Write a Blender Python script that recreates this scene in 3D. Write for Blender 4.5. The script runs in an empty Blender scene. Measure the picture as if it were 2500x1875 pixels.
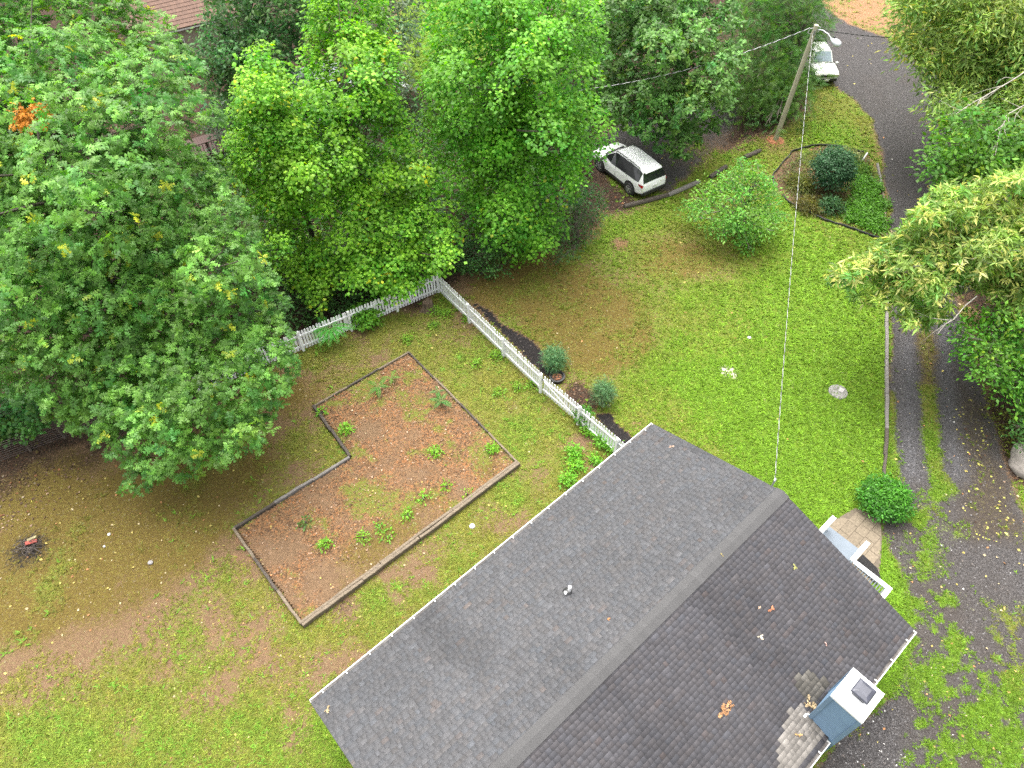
import bpy, bmesh, math, random
import numpy as np
from mathutils import Vector, Matrix

rng = np.random.default_rng(11)
random.seed(5)
SC = bpy.context.scene
COL = SC.collection

# ------------------------------------------------------------------ camera
CAM_H = 25.916
PITCH = math.radians(50.54)
ROLL = math.radians(-1.17)
FPX = 1760.0            # focal length in pixels of a 2500 px wide frame
K = 2500.0 / 2212.0
_f = np.array([0, math.cos(PITCH), -math.sin(PITCH)])
_u = np.array([0, math.sin(PITCH), math.cos(PITCH)])
_r = np.array([1.0, 0, 0])
CR = math.cos(ROLL) * _r + math.sin(ROLL) * _u
CU = -math.sin(ROLL) * _r + math.cos(ROLL) * _u
CF = _f
cam_d = bpy.data.cameras.new('camera')
cam = bpy.data.objects.new('camera', cam_d)
COL.objects.link(cam)
cam_d.sensor_fit = 'HORIZONTAL'
cam_d.sensor_width = 36.0
cam_d.lens = 36.0 * FPX / 2500.0
cam_d.clip_start = 0.5
cam_d.clip_end = 2000.0
cam.matrix_world = Matrix(((CR[0], CU[0], -CF[0], 0), (CR[1], CU[1], -CF[1], 0), (CR[2], CU[2], -CF[2], CAM_H), (0, 0, 0, 1)))
SC.camera = cam


def P(x, y, z=0.0):
    """world point at height z that the camera sees at image pixel x, y"""
    d = CF * FPX + CR * (x * K - 1250.0) - CU * (y * K - 937.5)
    t = (z - CAM_H) / d[2]
    return np.array([0, 0, CAM_H]) + d * t


def PJ(pts):
    p = np.atleast_2d(pts) - np.array([0, 0, CAM_H])
    d = p @ CF
    return np.stack([(1250 + FPX * (p @ CR) / d) / K, (937.5 - FPX * (p @ CU) / d) / K, d], 1)


# ------------------------------------------------------------------ light
SUN_EL, SUN_AZ = math.radians(72), math.radians(-20)
W = bpy.data.worlds.new('World')
SC.world = W
W.use_nodes = True
nt = W.node_tree
nt.nodes.clear()
sky = nt.nodes.new('ShaderNodeTexSky')
sky.sky_type = 'NISHITA'
sky.sun_disc = False
sky.sun_elevation = SUN_EL
sky.sun_rotation = SUN_AZ
sky.air_density = 1.0
sky.dust_density = 6.0
sky.ozone_density = 1.0
hs = nt.nodes.new('ShaderNodeHueSaturation')
hs.inputs['Saturation'].default_value = 0.14      # thick even cloud
bg = nt.nodes.new('ShaderNodeBackground')
bg.inputs['Strength'].default_value = 0.15
out = nt.nodes.new('ShaderNodeOutputWorld')
nt.links.new(sky.outputs[0], hs.inputs['Color'])
nt.links.new(hs.outputs[0], bg.inputs['Color'])
nt.links.new(bg.outputs[0], out.inputs['Surface'])
sd = bpy.data.lights.new('sun', 'SUN')
sd.energy = 1.1
sd.angle = math.radians(70)
sd.color = (1.0, 0.955, 0.88)
sun = bpy.data.objects.new('sun', sd)
COL.objects.link(sun)
sdir = Vector((math.sin(SUN_AZ) * math.cos(SUN_EL), math.cos(SUN_AZ) * math.cos(SUN_EL), math.sin(SUN_EL)))
sun.rotation_euler = sdir.to_track_quat('Z', 'Y').to_euler()
sun.location = (0, 0, 60)
SC.view_settings.view_transform = 'Standard'
SC.view_settings.look = 'None'
SC.view_settings.gamma = 1.0
SC.view_settings.use_curve_mapping = False
SC.view_settings.exposure = 1.8
SC.render.engine = 'CYCLES'
SC.cycles.max_bounces = 9
SC.cycles.diffuse_bounces = 7
SC.cycles.transmission_bounces = 4
SC.cycles.transparent_max_bounces = 4
SC.cycles.use_denoising = False

# ------------------------------------------------------------------ small tools


def tag(o, label=None, cat=None, group=None, kind=None):
    if label: o['label'] = label
    if cat: o['category'] = cat
    if group: o['group'] = group
    if kind: o['kind'] = kind
    return o


def empty(name, loc=(0, 0, 0), rz=0.0, label=None, cat=None, group=None):
    o = bpy.data.objects.new(name, None)
    o.empty_display_size = 0.3
    COL.objects.link(o)
    o.location = loc
    o.rotation_euler = (0, 0, rz)
    return tag(o, label, cat, group)


def link(name, me, parent=None, loc=None, rot=None):
    o = bpy.data.objects.new(name, me)
    COL.objects.link(o)
    if parent is not None: o.parent = parent
    if loc is not None: o.location = loc
    if rot is not None: o.rotation_euler = rot
    return o


def fast_mesh(name, V, F, mat=None, cols=None, smooth=False, extra=None):
    """V (n,3), F (m,k) with one k for all faces"""
    V = np.ascontiguousarray(V, dtype=np.float32)
    F = np.ascontiguousarray(F, dtype=np.int32)
    k = F.shape[1]
    me = bpy.data.meshes.new(name)
    me.vertices.add(len(V))
    me.vertices.foreach_set('co', V.ravel())
    me.loops.add(F.size)
    me.loops.foreach_set('vertex_index', F.ravel())
    me.polygons.add(len(F))
    me.polygons.foreach_set('loop_start', np.arange(0, F.size, k, dtype=np.int32))
    if smooth:
        me.polygons.foreach_set('use_smooth', np.ones(len(F), dtype=bool))
    me.update(calc_edges=True)
    for nm, c in ([('col', cols)] if cols is not None else []) + list((extra or {}).items()):
        c = np.asarray(c, dtype=np.float32)
        if c.shape[1] == 3:
            c = np.concatenate([c, np.ones((len(c), 1), np.float32)], 1)
        a = me.attributes.new(nm, 'FLOAT_COLOR', 'POINT')
        a.data.foreach_set('color', np.ascontiguousarray(c).ravel())
    if mat: me.materials.append(mat)
    return me


class MB:
    """collects simple solids and links them as one mesh object"""

    def __init__(s):
        s.v = []; s.f = []

    def add(s, vs, fs):
        b = len(s.v)
        s.v += [tuple(map(float, p)) for p in vs]
        s.f += [tuple(b + i for i in f) for f in fs]

    def box(s, c, size, M=None):
        hx, hy, hz = [d / 2 for d in size]
        vs = []
        for x in (-hx, hx):
            for y in (-hy, hy):
                for z in (-hz, hz):
                    v = Vector((x, y, z))
                    if M is not None: v = M @ v
                    vs.append(v + Vector(c))
        s.add(vs, [(0, 1, 3, 2), (4, 6, 7, 5), (0, 4, 5, 1), (2, 3, 7, 6), (0, 2, 6, 4), (1, 5, 7, 3)])

    def beam(s, a, b, w, h, up=(0, 0, 1)):
        a = Vector(a); b = Vector(b)
        d = (b - a); L = d.length; d.normalize()
        up = Vector(up)
        sdv = d.cross(up).normalized()
        up2 = sdv.cross(d).normalized()
        M = Matrix((d, sdv, up2)).transposed()
        s.box((a + b) / 2, (L, w, h), M)

    def tube(s, pts, rad, n=6, cap=True):
        pts = [Vector(p) for p in pts]
        if not isinstance(rad, (list, tuple, np.ndarray)): rad = [rad] * len(pts)
        rings = []
        ref = None
        for i, p in enumerate(pts):
            d = (pts[min(i + 1, len(pts) - 1)] - pts[max(i - 1, 0)]).normalized()
            if ref is None:
                ref = d.orthogonal().normalized()
            ref = (ref - d * ref.dot(d))
            if ref.length < 1e-5: ref = d.orthogonal()
            ref.normalize()
            o = d.cross(ref)
            rings.append([p + (ref * math.cos(2 * math.pi * k / n) + o * math.sin(2 * math.pi * k / n)) * float(rad[i]) for k in range(n)])
        vs = [v for r in rings for v in r]
        fs = []
        for i in range(len(pts) - 1):
            for k in range(n):
                a = i * n + k; b = i * n + (k + 1) % n
                fs.append((a, b, b + n, a + n))
        if cap:
            fs.append(tuple(range(n))[::-1])
            fs.append(tuple(range((len(pts) - 1) * n, len(pts) * n)))
        s.add(vs, fs)

    def lathe(s, c, prof, n=16, axis='z'):
        c = Vector(c)
        vs = []
        for r, h in prof:
            for k in range(n):
                t = 2 * math.pi * k / n
                if axis == 'z': vs.append(c + Vector((r * math.cos(t), r * math.sin(t), h)))
                elif axis == 'y': vs.append(c + Vector((r * math.cos(t), h, r * math.sin(t))))
                else: vs.append(c + Vector((h, r * math.cos(t), r * math.sin(t))))
        fs = []
        for i in range(len(prof) - 1):
            for k in range(n):
                a = i * n + k; b = i * n + (k + 1) % n
                fs.append((a, b, b + n, a + n))
        fs.append(tuple(range(n))[::-1])
        fs.append(tuple(range((len(prof) - 1) * n, len(prof) * n)))
        s.add(vs, fs)

    def mesh(s, name, mat, smooth=None):
        me = bpy.data.meshes.new(name)
        me.from_pydata(s.v, [], s.f)
        if mat: me.materials.append(mat)
        bm = bmesh.new(); bm.from_mesh(me)
        bmesh.ops.recalc_face_normals(bm, faces=bm.faces)
        bm.to_mesh(me); bm.free()
        if smooth is not None:
            me.polygons.foreach_set('use_smooth', np.ones(len(me.polygons), dtype=bool))
            me.set_sharp_from_angle(angle=smooth)
        me.update()
        return me

    def build(s, name, mat, parent=None, loc=None, rot=None, smooth=None, bevel=0.0):
        o = link(name, s.mesh(name, mat, smooth), parent, loc, rot)
        if bevel:
            m = o.modifiers.new('bevel', 'BEVEL'); m.width = bevel; m.segments = 2; m.limit_method = 'ANGLE'
        return o


# ------------------------------------------------------------------ materials


def new_mat(name):
    m = bpy.data.materials.new(name)
    m.use_nodes = True
    t = m.node_tree
    b = t.nodes['Principled BSDF']
    return m, t, b


def N(t, typ, **kw):
    n = t.nodes.new(typ)
    for k, v in kw.items():
        if k in n.inputs: n.inputs[k].default_value = v
        else: setattr(n, k, v)
    return n


def noise_fac(t, scale, detail=4, lo=0.35, hi=0.65, coord='Object', stretch=None, rough=0.6):
    tc = N(t, 'ShaderNodeTexCoord')
    src = tc.outputs[coord]
    if stretch:
        mp = N(t, 'ShaderNodeMapping')
        mp.inputs['Scale'].default_value = stretch
        t.links.new(src, mp.inputs[0]); src = mp.outputs[0]
    n = N(t, 'ShaderNodeTexNoise', Scale=scale, Detail=detail, Roughness=rough)
    t.links.new(src, n.inputs['Vector'])
    r = N(t, 'ShaderNodeMapRange')
    r.inputs['From Min'].default_value = lo; r.inputs['From Max'].default_value = hi
    t.links.new(n.outputs['Fac'], r.inputs['Value'])
    return r.outputs[0]


def mixc(t, fac, a, b):
    m = N(t, 'ShaderNodeMix', data_type='RGBA')
    for i, v in ((6, a), (7, b)):
        if isinstance(v, (tuple, list)): m.inputs[i].default_value = (*v[:3], 1)
        else: t.links.new(v, m.inputs[i])
    if isinstance(fac, (int, float)): m.inputs[0].default_value = fac
    else: t.links.new(fac, m.inputs[0])
    return m.outputs[2]


def plain(name, a, b=None, rough=0.6, scale=8.0, metal=0.0, spec=0.5, stretch=None, bump=0.0, coat=0.0):
    m, t, p = new_mat(name)
    b = b or tuple(c * 0.8 for c in a)
    f = noise_fac(t, scale, stretch=stretch)
    t.links.new(mixc(t, f, a, b), p.inputs['Base Color'])
    p.inputs['Roughness'].default_value = rough
    p.inputs['Metallic'].default_value = metal
    p.inputs['Specular IOR Level'].default_value = spec
    p.inputs['Coat Weight'].default_value = coat
    if bump:
        bn = N(t, 'ShaderNodeBump', Strength=bump, Distance=0.02)
        t.links.new(f, bn.inputs['Height']); t.links.new(bn.outputs[0], p.inputs['Normal'])
    return m


def attr_mat(name, rough=0.8, spec=0.3, grain=0.0, gscale=60, bump=0.0):
    m, t, p = new_mat(name)
    a = N(t, 'ShaderNodeAttribute', attribute_name='col')
    c = a.outputs['Color']
    if grain:
        f = noise_fac(t, gscale, 3, 0.3, 0.7)
        d = N(t, 'ShaderNodeMix', data_type='RGBA', blend_type='MULTIPLY')
        d.inputs[0].default_value = 1.0
        g = mixc(t, f, (1 - grain,) * 3, (1 + grain,) * 3)
        t.links.new(c, d.inputs[6]); t.links.new(g, d.inputs[7]); c = d.outputs[2]
        if bump:
            bn = N(t, 'ShaderNodeBump', Strength=bump, Distance=0.01)
            t.links.new(f, bn.inputs['Height']); t.links.new(bn.outputs[0], p.inputs['Normal'])
    t.links.new(c, p.inputs['Base Color'])
    p.inputs['Roughness'].default_value = rough
    p.inputs['Specular IOR Level'].default_value = spec
    return m


def leaf_mat(name, rough=0.45, spec=0.5, trans=0.35):
    m, t, p = new_mat(name)
    a = N(t, 'ShaderNodeAttribute', attribute_name='col')
    t.links.new(a.outputs['Color'], p.inputs['Base Color'])
    p.inputs['Roughness'].default_value = rough
    p.inputs['Specular IOR Level'].default_value = spec
    tr = N(t, 'ShaderNodeBsdfTranslucent')
    hsv = N(t, 'ShaderNodeHueSaturation', Saturation=1.15, Value=1.35)
    t.links.new(a.outputs['Color'], hsv.inputs['Color'])
    t.links.new(hsv.outputs[0], tr.inputs['Color'])
    mx = N(t, 'ShaderNodeMixShader'); mx.inputs[0].default_value = trans
    t.links.new(p.outputs[0], mx.inputs[1]); t.links.new(tr.outputs[0], mx.inputs[2])
    t.links.new(mx.outputs[0], t.nodes['Material Output'].inputs['Surface'])
    return m


M_LEAF = leaf_mat('leaf', 0.5, 0.32, 0.45)
M_LEAFG = leaf_mat('glossy_leaf', 0.45, 0.33, 0.42)
M_GRASS = leaf_mat('grass_blade', 0.6, 0.25, 0.3)
M_DRYLEAF = leaf_mat('dry_leaf', 0.8, 0.2, 0.15)
M_BARK = plain('bark', (0.115, 0.095, 0.075), (0.055, 0.045, 0.036), 0.9, 6, stretch=(3, 3, 0.6), bump=0.6)
M_BARKPALE = plain('pale_bark', (0.30, 0.27, 0.23), (0.16, 0.14, 0.12), 0.9, 6, stretch=(3, 3, 0.6), bump=0.5)
M_WHITE = plain('white_paint', (0.80, 0.80, 0.79), (0.68, 0.68, 0.66), 0.5, 3)
M_WHITEWOOD = plain('weathered_white_paint', (0.82, 0.82, 0.83), (0.68, 0.68, 0.68), 0.6, 5, stretch=(2, 2, 0.5))
M_PVC = plain('white_pvc', (0.82, 0.82, 0.82), (0.76, 0.76, 0.76), 0.35, 3)
M_BLACK = plain('black_plastic', (0.02, 0.02, 0.022), (0.03, 0.03, 0.03), 0.5, 6)
M_STEEL = plain('grey_metal', (0.42, 0.43, 0.45), (0.32, 0.33, 0.35), 0.4, 5, metal=0.7)
M_TIMBER = plain('weathered_timber', (0.21, 0.165, 0.115), (0.10, 0.078, 0.055), 0.9, 5, stretch=(0.6, 9, 9), bump=0.4)
M_TIMBERG = plain('grey_timber', (0.22, 0.20, 0.185), (0.12, 0.108, 0.10), 0.9, 5, stretch=(0.6, 9, 9), bump=0.4)
M_TIMBERD = plain('dark_timber', (0.085, 0.068, 0.054), (0.045, 0.037, 0.03), 0.9, 5, stretch=(0.6, 9, 9), bump=0.4)
M_POLE = plain('pole_wood', (0.46, 0.42, 0.31), (0.36, 0.33, 0.24), 0.9, 5, stretch=(4, 4, 0.4), bump=0.3)
M_SIDING = plain('slate_blue_siding', (0.135, 0.215, 0.305), (0.12, 0.19, 0.275), 0.55, 2)
M_SHINGLE = attr_mat('shingle', 0.9, 0.25, 0.20, 90, 0.35)
M_GLASSD = plain('dark_glass', (0.012, 0.013, 0.015), (0.02, 0.02, 0.022), 0.06, 2, spec=0.7)
M_GLASSL = plain('painted_sky_glass', (0.24, 0.30, 0.34), (0.19, 0.24, 0.28), 0.05, 2, spec=0.9)  # pale blue base colour stands in for reflected sky

# ------------------------------------------------------------------ noise / layout functions


def _hash(ix, iy, seed):
    h = (ix.astype(np.int64) * 374761393 + iy.astype(np.int64) * 668265263 + seed * 1442695041) & 0x7fffffff
    h = (h ^ (h >> 13)) * 1274126177 & 0x7fffffff
    h = (h ^ (h >> 16)) & 0x7fffffff
    return (h & 0xffff) / 65535.0


def vnoise(x, y, s, seed=0):
    x = x / s; y = y / s
    ix = np.floor(x); iy = np.floor(y)
    fx = x - ix; fy = y - iy
    fx = fx * fx * (3 - 2 * fx); fy = fy * fy * (3 - 2 * fy)
    a = _hash(ix, iy, seed); b = _hash(ix + 1, iy, seed); c = _hash(ix, iy + 1, seed); d = _hash(ix + 1, iy + 1, seed)
    return (a * (1 - fx) + b * fx) * (1 - fy) + (c * (1 - fx) + d * fx) * fy


def fbm(x, y, s, seed=0, oct=4):
    v = 0; a = 0.5; tot = 0
    for i in range(oct):
        v = v + a * vnoise(x, y, s / 2 ** i, seed + i * 17); tot += a; a *= 0.55
    return v / tot


def G(pts, z=0.0):
    return np.array([P(x, y, z)[:2] for x, y in pts])


def sdf(X, Y, poly):
    """signed distance to a polygon, negative inside"""
    d = np.full(X.shape, 1e9); ins = np.zeros(X.shape, bool)
    n = len(poly)
    for i in range(n):
        ax, ay = poly[i]; bx, by = poly[(i + 1) % n]
        ex, ey = bx - ax, by - ay
        wx, wy = X - ax, Y - ay
        t = np.clip((wx * ex + wy * ey) / (ex * ex + ey * ey + 1e-12), 0, 1)
        d = np.minimum(d, (wx - ex * t) ** 2 + (wy - ey * t) ** 2)
        c = ((ay <= Y) & (by > Y)) | ((by <= Y) & (ay > Y))
        with np.errstate(divide='ignore', invalid='ignore'):
            xi = ax + (Y - ay) / (by - ay) * ex if by != ay else np.full(X.shape, 1e9)
        ins ^= c & (X < xi)
    d = np.sqrt(d)
    return np.where(ins, -d, d)


def soft(X, Y, poly, w=0.6, wob=0.35, seed=3):
    s = sdf(X, Y, poly) + (fbm(X, Y, 1.2, seed, 3) - 0.5) * 2 * wob
    return np.clip(0.5 - s / w, 0, 1)


def S2(pts):   # full-size image pixels
    return [(x / K, y / K) for x, y in pts]


def Z(pts, x0, y0, k):   # pixels read off an enlarged image crop
    return [((x0 + x * k) / K, (y0 + y * k) / K) for x, y in pts]


# ground polygons (image pixel coordinates)
ROAD_PX = S2([(1960, -120), (2003, 0), (2030, 32), (2076, 62), (2110, 74), (2158, 87), (2198, 125), (2239, 155), (2300, 185), (2420, 225), (2640, 290), (2640, 440),
              (2420, 400), (2330, 395), (2285, 430), (2275, 560), (2300, 640), (2345, 740), (2375, 860), (2400, 960), (2440, 1080), (2500, 1240), (2560, 1500), (2620, 2000),
              (1900, 2000), (1960, 1880), (2080, 1760), (2160, 1690), (2230, 1560), (2200, 1440), (2185, 1360), (2155, 1300), (2150, 1250), (2172, 1200), (2172, 900), (2170, 640), (2168, 560), (2162, 480),
              (2155, 400), (2140, 320), (2117, 282), (2090, 244), (2035, 206), (1990, 150), (1975, 60), (1930, -40)])
PAD_PX = [(1440, 250), (1520, 200), (1600, 230), (1570, 310), (1500, 372), (1440, 420), (1385, 452), (1320, 462), (1280, 440), (1265, 380), (1290, 300), (1350, 250)]
MULCH_PX = Z([(360, 340), (490, 400), (540, 490), (690, 560), (820, 640), (890, 720), (880, 800), (930, 840), (1040, 880), (1055, 940), (1010, 965), (930, 900), (800, 790), (640, 610), (500, 480)], 1050, 640, 0.30743)
MULCH2_PX = Z([(1330, 1230), (1420, 1210), (1460, 1280), (1540, 1350), (1640, 1450), (1560, 1470), (1440, 1340)], 1050, 640, 0.30743)
BED_C = [(653, 1352), (1120, 1003), (884, 762), (680, 880), (757, 990), (507, 1145)]
FB_PX = Z([(1340, 230), (1000, 150), (760, 130), (550, 175), (430, 220), (290, 390), (200, 500), (185, 600), (210, 690), (310, 780), (400, 870), (560, 960), (830, 1080), (1040, 1140), (1220, 1200), (1400, 1270), (1530, 1310), (1610, 1300), (1600, 800), (1500, 360), (1420, 270)], 1850, 330, 0.19286)
WOODS_PX = [(-700, 1080), (-100, 1060), (60, 1010), (190, 965), (330, 940), (470, 880), (560, 800), (640, 740), (760, 705), (860, 668), (945, 628), (1010, 610), (1080, 600), (1180, 560), (1270, 500), (1300, 470), (1290, 300), (1450, 200), (1560, 330), (1640, 290), (1720, 260), (1745, 190), (1760, 60), (1700, -200), (1200, -160), (1100, 100), (960, 180), (860, 200), (840, -200), (-900, -200)]
RWOODS_PX = [(2290, 430 / K), (2040, 480), (2090, 640), (2120, 760), (2140, 900), (2190, 1010), (2300, 1100), (2800, 1100), (2800, 250), (2300, 250)]


def wpoly(px): return G(px)


WP = {k: wpoly(v) for k, v in dict(road=ROAD_PX, pad=PAD_PX, mulch=MULCH_PX, mulch2=MULCH2_PX, bed=BED_C, fb=FB_PX, woods=WOODS_PX, rwoods=RWOODS_PX).items()}


def blobs(X, Y, lst):
    v = np.zeros(X.shape)
    for px, py, r, a in lst:
        c = P(px, py)
        v += a * np.exp(-((X - c[0]) ** 2 + (Y - c[1]) ** 2) / (r * r))
    return v


LUSH = [(1750, 800, 4.5, .32), (1850, 950, 3.5, .42), (1700, 950, 3, .35), (1550, 850, 2.5, .25), (1800, 600, 3.5, .28), (1700, 470, 2.5, .25), (1850, 720, 2.5, .25), (1450, 790, 2.0, .22), (1750, 1060, 2, .25),
        (560, 1620, 1.8, .18), (330, 1640, 1.4, .2), (240, 1590, 1.0, .2), (440, 1420, 1.0, .25), (80, 1640, 1.6, .2), (130, 1520, 1.2, .2), (850, 1280, 1.2, .35), (960, 1250, 1.5, .22), (1100, 1070, 1.2, .35), (1130, 930, 1.2, .2), (660, 1560, 1.5, .22),
        (430, 1230, 1.0, .25), (1400, 480, 1.4, .3), (1330, 560, .8, .1), (1950, 110, 3, .5), (930, 60, 9, .5), (900, 160, 3, .3), (2000, 960, .9, .5), (2010, 1060, 1.0, .4), (1960, 1150, 1.3, .45), (2010, 1330, 1.6, .4), (1980, 1480, 1.8, .5), (2100, 1560, 2.2, .5), (2000, 1600, 1.6, .4),
        (1900, 1230, 1.0, .3), (2160, 1640, 2, .5), (1935, 1000, .7, .35), (1940, 940, .6, .3), (1780, 310, 2, .15)]
BARE = [(520, 1185, .9, .8), (440, 1080, .8, .3), (1340, 525, .5, .9), (1380, 918, .6, .8), (1110, 780, .8, .5), (1190, 860, 1.1, .55), (1260, 960, .9, .6), (1030, 760, .9, .35), (1000, 680, 1.5, .6), (940, 690, 1.3, .55), (1120, 1010, .9, .45), (1170, 1040, .6, .3),
        (420, 1370, 2.2, .42), (300, 1330, 1.6, .4), (560, 1390, 1.8, .42), (240, 1440, 1.8, .4), (160, 1370, 1.4, .35), (660, 1490, 1.2, .4), (380, 1560, 1.3, .3), (480, 1490, 1.0, .3), (760, 1330, .7, .6), (700, 1440, .9, .35), (480, 1120, .5, .5), (330, 1250, .7, .4), (620, 905, 1.2, .4),
        (1675, 312, 1.0, 1.0), (1900, 330, .9, .8), (1920, 400, .7, .7), (1880, 30, 7, .9), (1850, -40, 7, .6), (1300, 560, 1.2, .3), (1250, 500, 1.2, .4), (1000, 615, 1.3, .5), (880, 620, 1, .3), (1985, 1605, .5, .7), (1850, 215, 1.2, .4), (1870, 290, 1.0, .5)]
MOSS_SHADE = [(1150, 610, 2.6, .75), (1300, 690, 2.6, .85), (1230, 640, 1.5, .5), (1330, 740, 1.6, .7), (1440, 555, 2.4, .6), (1200, 720, 1.6, .5), (1560, 560, 1.8, .35), (1280, 780, 1.3, .5), (100, 1120, 3.2, .75), (330, 1110, 2.5, .8), (500, 1010, 2.5, .55), (80, 1220, 2.2, .5), (260, 1190, 2.0, .5), (700, 830, 1.5, .3),
        (400, 1180, 1.6, .4), (200, 1280, 2, .35), (30, 1330, 1.6, .4), (620, 860, 1.3, .4), (1080, 640, 1.4, .5)]  # moss; along the oak's edge it also paints in the crown's shadow
SAND = [(1572, 800, .26, 1.1), (1582, 808, .3, .7), (1560, 797, .15, .6)]
ORANGE = [(1880, 30, 9, .9), (1675, 312, 1.2, 1), (1340, 525, .7, .7), (1900, 340, 1.2, .9), (1920, 420, 1.0, .8), (1380, 918, .7, .6), (520, 1185, 1, .2), (1985, 1605, .6, .6), (450, 1370, 3, .3), (1000, 680, 1.5, .3)]


def layout(X, Y):
    L = {}
    n1 = fbm(X, Y, 3.0, 21, 4); n2 = fbm(X, Y, 1.1, 41, 4); n3 = fbm(X, Y, 7.0, 61, 3)
    woods = np.maximum(soft(X, Y, WP['woods'], 1.6, .8, 5), soft(X, Y, WP['rwoods'], 1.6, .8, 6))
    farw = np.clip((np.abs(X) - 60) / 10, 0, 1)
    woods = np.maximum(woods, farw * 0)
    bed = np.clip(.5 - (sdf(X, Y, WP['bed']) + .05) / .15, 0, 1)
    fb = np.clip(.5 - sdf(X, Y, WP['fb']) / .2, 0, 1)
    mul = np.clip(np.maximum(.5 - (sdf(X, Y, WP['mulch']) - .06) / .15, .5 - (sdf(X, Y, WP['mulch2']) - .1) / .15) + (fbm(X, Y, .5, 31, 3) - .5) * 1.2, 0, 1)
    pad = soft(X, Y, WP['pad'], .8, .5)
    road = soft(X, Y, WP['road'], .5, .35)
    # the rear yard (left of the picket fence and the house) is thinner and yellower than the front lawn
    yard = np.clip(.5 - sdf(X, Y, G([(-900, 1100), (560, 800), (950, 640), (1350, 985), (1415, 930), (1400, 1000), (675, 1525), (750, 1700), (700, 2100), (-900, 2100)])) / 1.0, 0, 1)
    n4 = fbm(X, Y, .38, 83, 3)
    moss = np.clip(blobs(X, Y, MOSS_SHADE) * (-.48 + 1.6 * n1 + 1.4 * n2 + 1.1 * n4), 0, .9)
    bare = np.clip(blobs(X, Y, BARE) * (-.25 + 2.2 * n2), 0, 1)
    lush = np.clip(.43 - .23 * yard + blobs(X, Y, LUSH) + (n1 - .5) * .5 + (n2 - .5) * .3, 0, 1)
    grass = np.clip(.95 - .16 * yard - 0.70 * moss - .75 * bare * (1 - .35 * yard) + (n2 - .5) * (.5 + .8 * yard) + (n1 - .5) * .9 * yard + .25 * (lush - .4), 0, 1)
    lit = np.clip(woods * 1.0 + .0 * n1, 0, 1)
    lit = np.maximum(lit, np.clip(blobs(X, Y, [(1330, 440, 1.2, 1.), (1290, 420, 1.4, 1.), (1265, 870, .75, .9), (1240, 840, .6, .8), (60, 1050, 1.6, .9), (170, 1010, 1.2, .8), (-30, 1080, 2, .9), (2150, 930, 2.0, .8), (2180, 1000, 1.2, .9), (2120, 880, 1.4, .6), (1500, 420, .8, .5)]) * (.4 + 1.2 * n2), 0, 1))
    grass = grass * (1 - .97 * woods) * (1 - np.clip(lit * 1.1, 0, .9))
    # raised bed and flower bed
    bgrass = np.clip((n1 - .44) * 1.6 + (n2 - .5) * 1.6 + (fbm(X, Y, .4, 87, 3) - .5) * 1.0 + .5 * blobs(X, Y, [(660, 1280, 1.2, .25), (700, 1100, 1.6, .25), (560, 1200, 1.2, .2), (760, 940, 1.2, .25), (870, 1140, 1, .2), (600, 1320, .8, .3)]), 0, .62)
    grass = grass * (1 - bed) + bed * bgrass * 1.0
    lit = lit * (1 - bed) + bed * np.clip(.68 + (n2 - .5) * 1.7 + (n1 - .5) * .8 + blobs(X, Y, [(1000, 960, 2, .3), (720, 860, 1.5, .25), (960, 800, 1.5, .2)]), 0, 1)
    moss = np.clip(moss * (1 - bed) + bed * np.clip(blobs(X, Y, [(900, 1130, 1.2, .6), (820, 1180, 1.2, .6), (760, 1250, 1.2, .5), (950, 1080, 1, .4), (1050, 1010, .8, .5), (960, 980, .8, .3)]) * n2 * 2, 0, .8), 0, 1)
    lush = lush * (1 - bed) + bed * .35
    grass = grass * (1 - fb) + fb * np.clip(.25 + (n2 - .5) * 1.4 + blobs(X, Y, [(1850, 450, 1.6, .5), (1870, 380, 1.2, .2), (1800, 350, 1.5, .2), (1740, 430, 1, -.2)]), 0, .8)
    lit = np.maximum(lit * (1 - fb), fb * .45)
    # gravel
    padlit = np.clip(blobs(X, Y, [(1300, 410, 2.0, 1.0), (1335, 447, 1.6, 1.0), (1290, 370, 1.6, .9), (1400, 425, 1.2, .8), (1500, 330, 2.0, .35), (1560, 300, 2, .4)]) * (.3 + 1.2 * n2), 0, 1)
    grav = np.maximum(road, pad * (.95 - .9 * padlit))
    c = lambda pts: G(pts)
    strip = soft(X, Y, c(Z([(720, 1130), (790, 1130), (820, 1300), (830, 1450), (900, 1659), (800, 1700), (730, 1500), (715, 1300)], 1900, 400, .4823)), .5, .35, 9)
    strip0 = soft(X, Y, c(Z([(690, 850), (790, 850), (810, 1130), (720, 1150)], 1900, 400, .4823)), .5, .3, 9)
    strip1 = soft(X, Y, c(Z([(560, 1150), (600, 1150), (610, 1450), (640, 1659), (540, 1659), (552, 1400)], 1900, 400, .4823)), .35, .2, 9)
    low = soft(X, Y, c(S2([(2160, 1230), (2240, 1180), (2300, 1250), (2300, 1420), (2420, 1500), (2640, 1500), (2640, 2000), (2180, 2000), (2215, 1720), (2180, 1560), (2210, 1440), (2150, 1290)])), 1.6, 1.0, 9)
    upv = soft(X, Y, c(S2([(2330, 900), (2400, 1000), (2470, 1200), (2520, 1320), (2380, 1300), (2350, 1100)])), 1.0, .6, 9)
    track = np.maximum(soft(X, Y, c(Z([(625, 870), (690, 870), (705, 1150), (705, 1400), (730, 1600), (640, 1600), (620, 1300), (620, 1050)], 1900, 400, .4823)), 1.1, .25, 9),
                       soft(X, Y, c(Z([(790, 780), (880, 780), (885, 1000), (905, 1180), (920, 1400), (960, 1600), (860, 1600), (840, 1300), (810, 1000)], 1900, 400, .4823)), 1.1, .25, 9))
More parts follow.
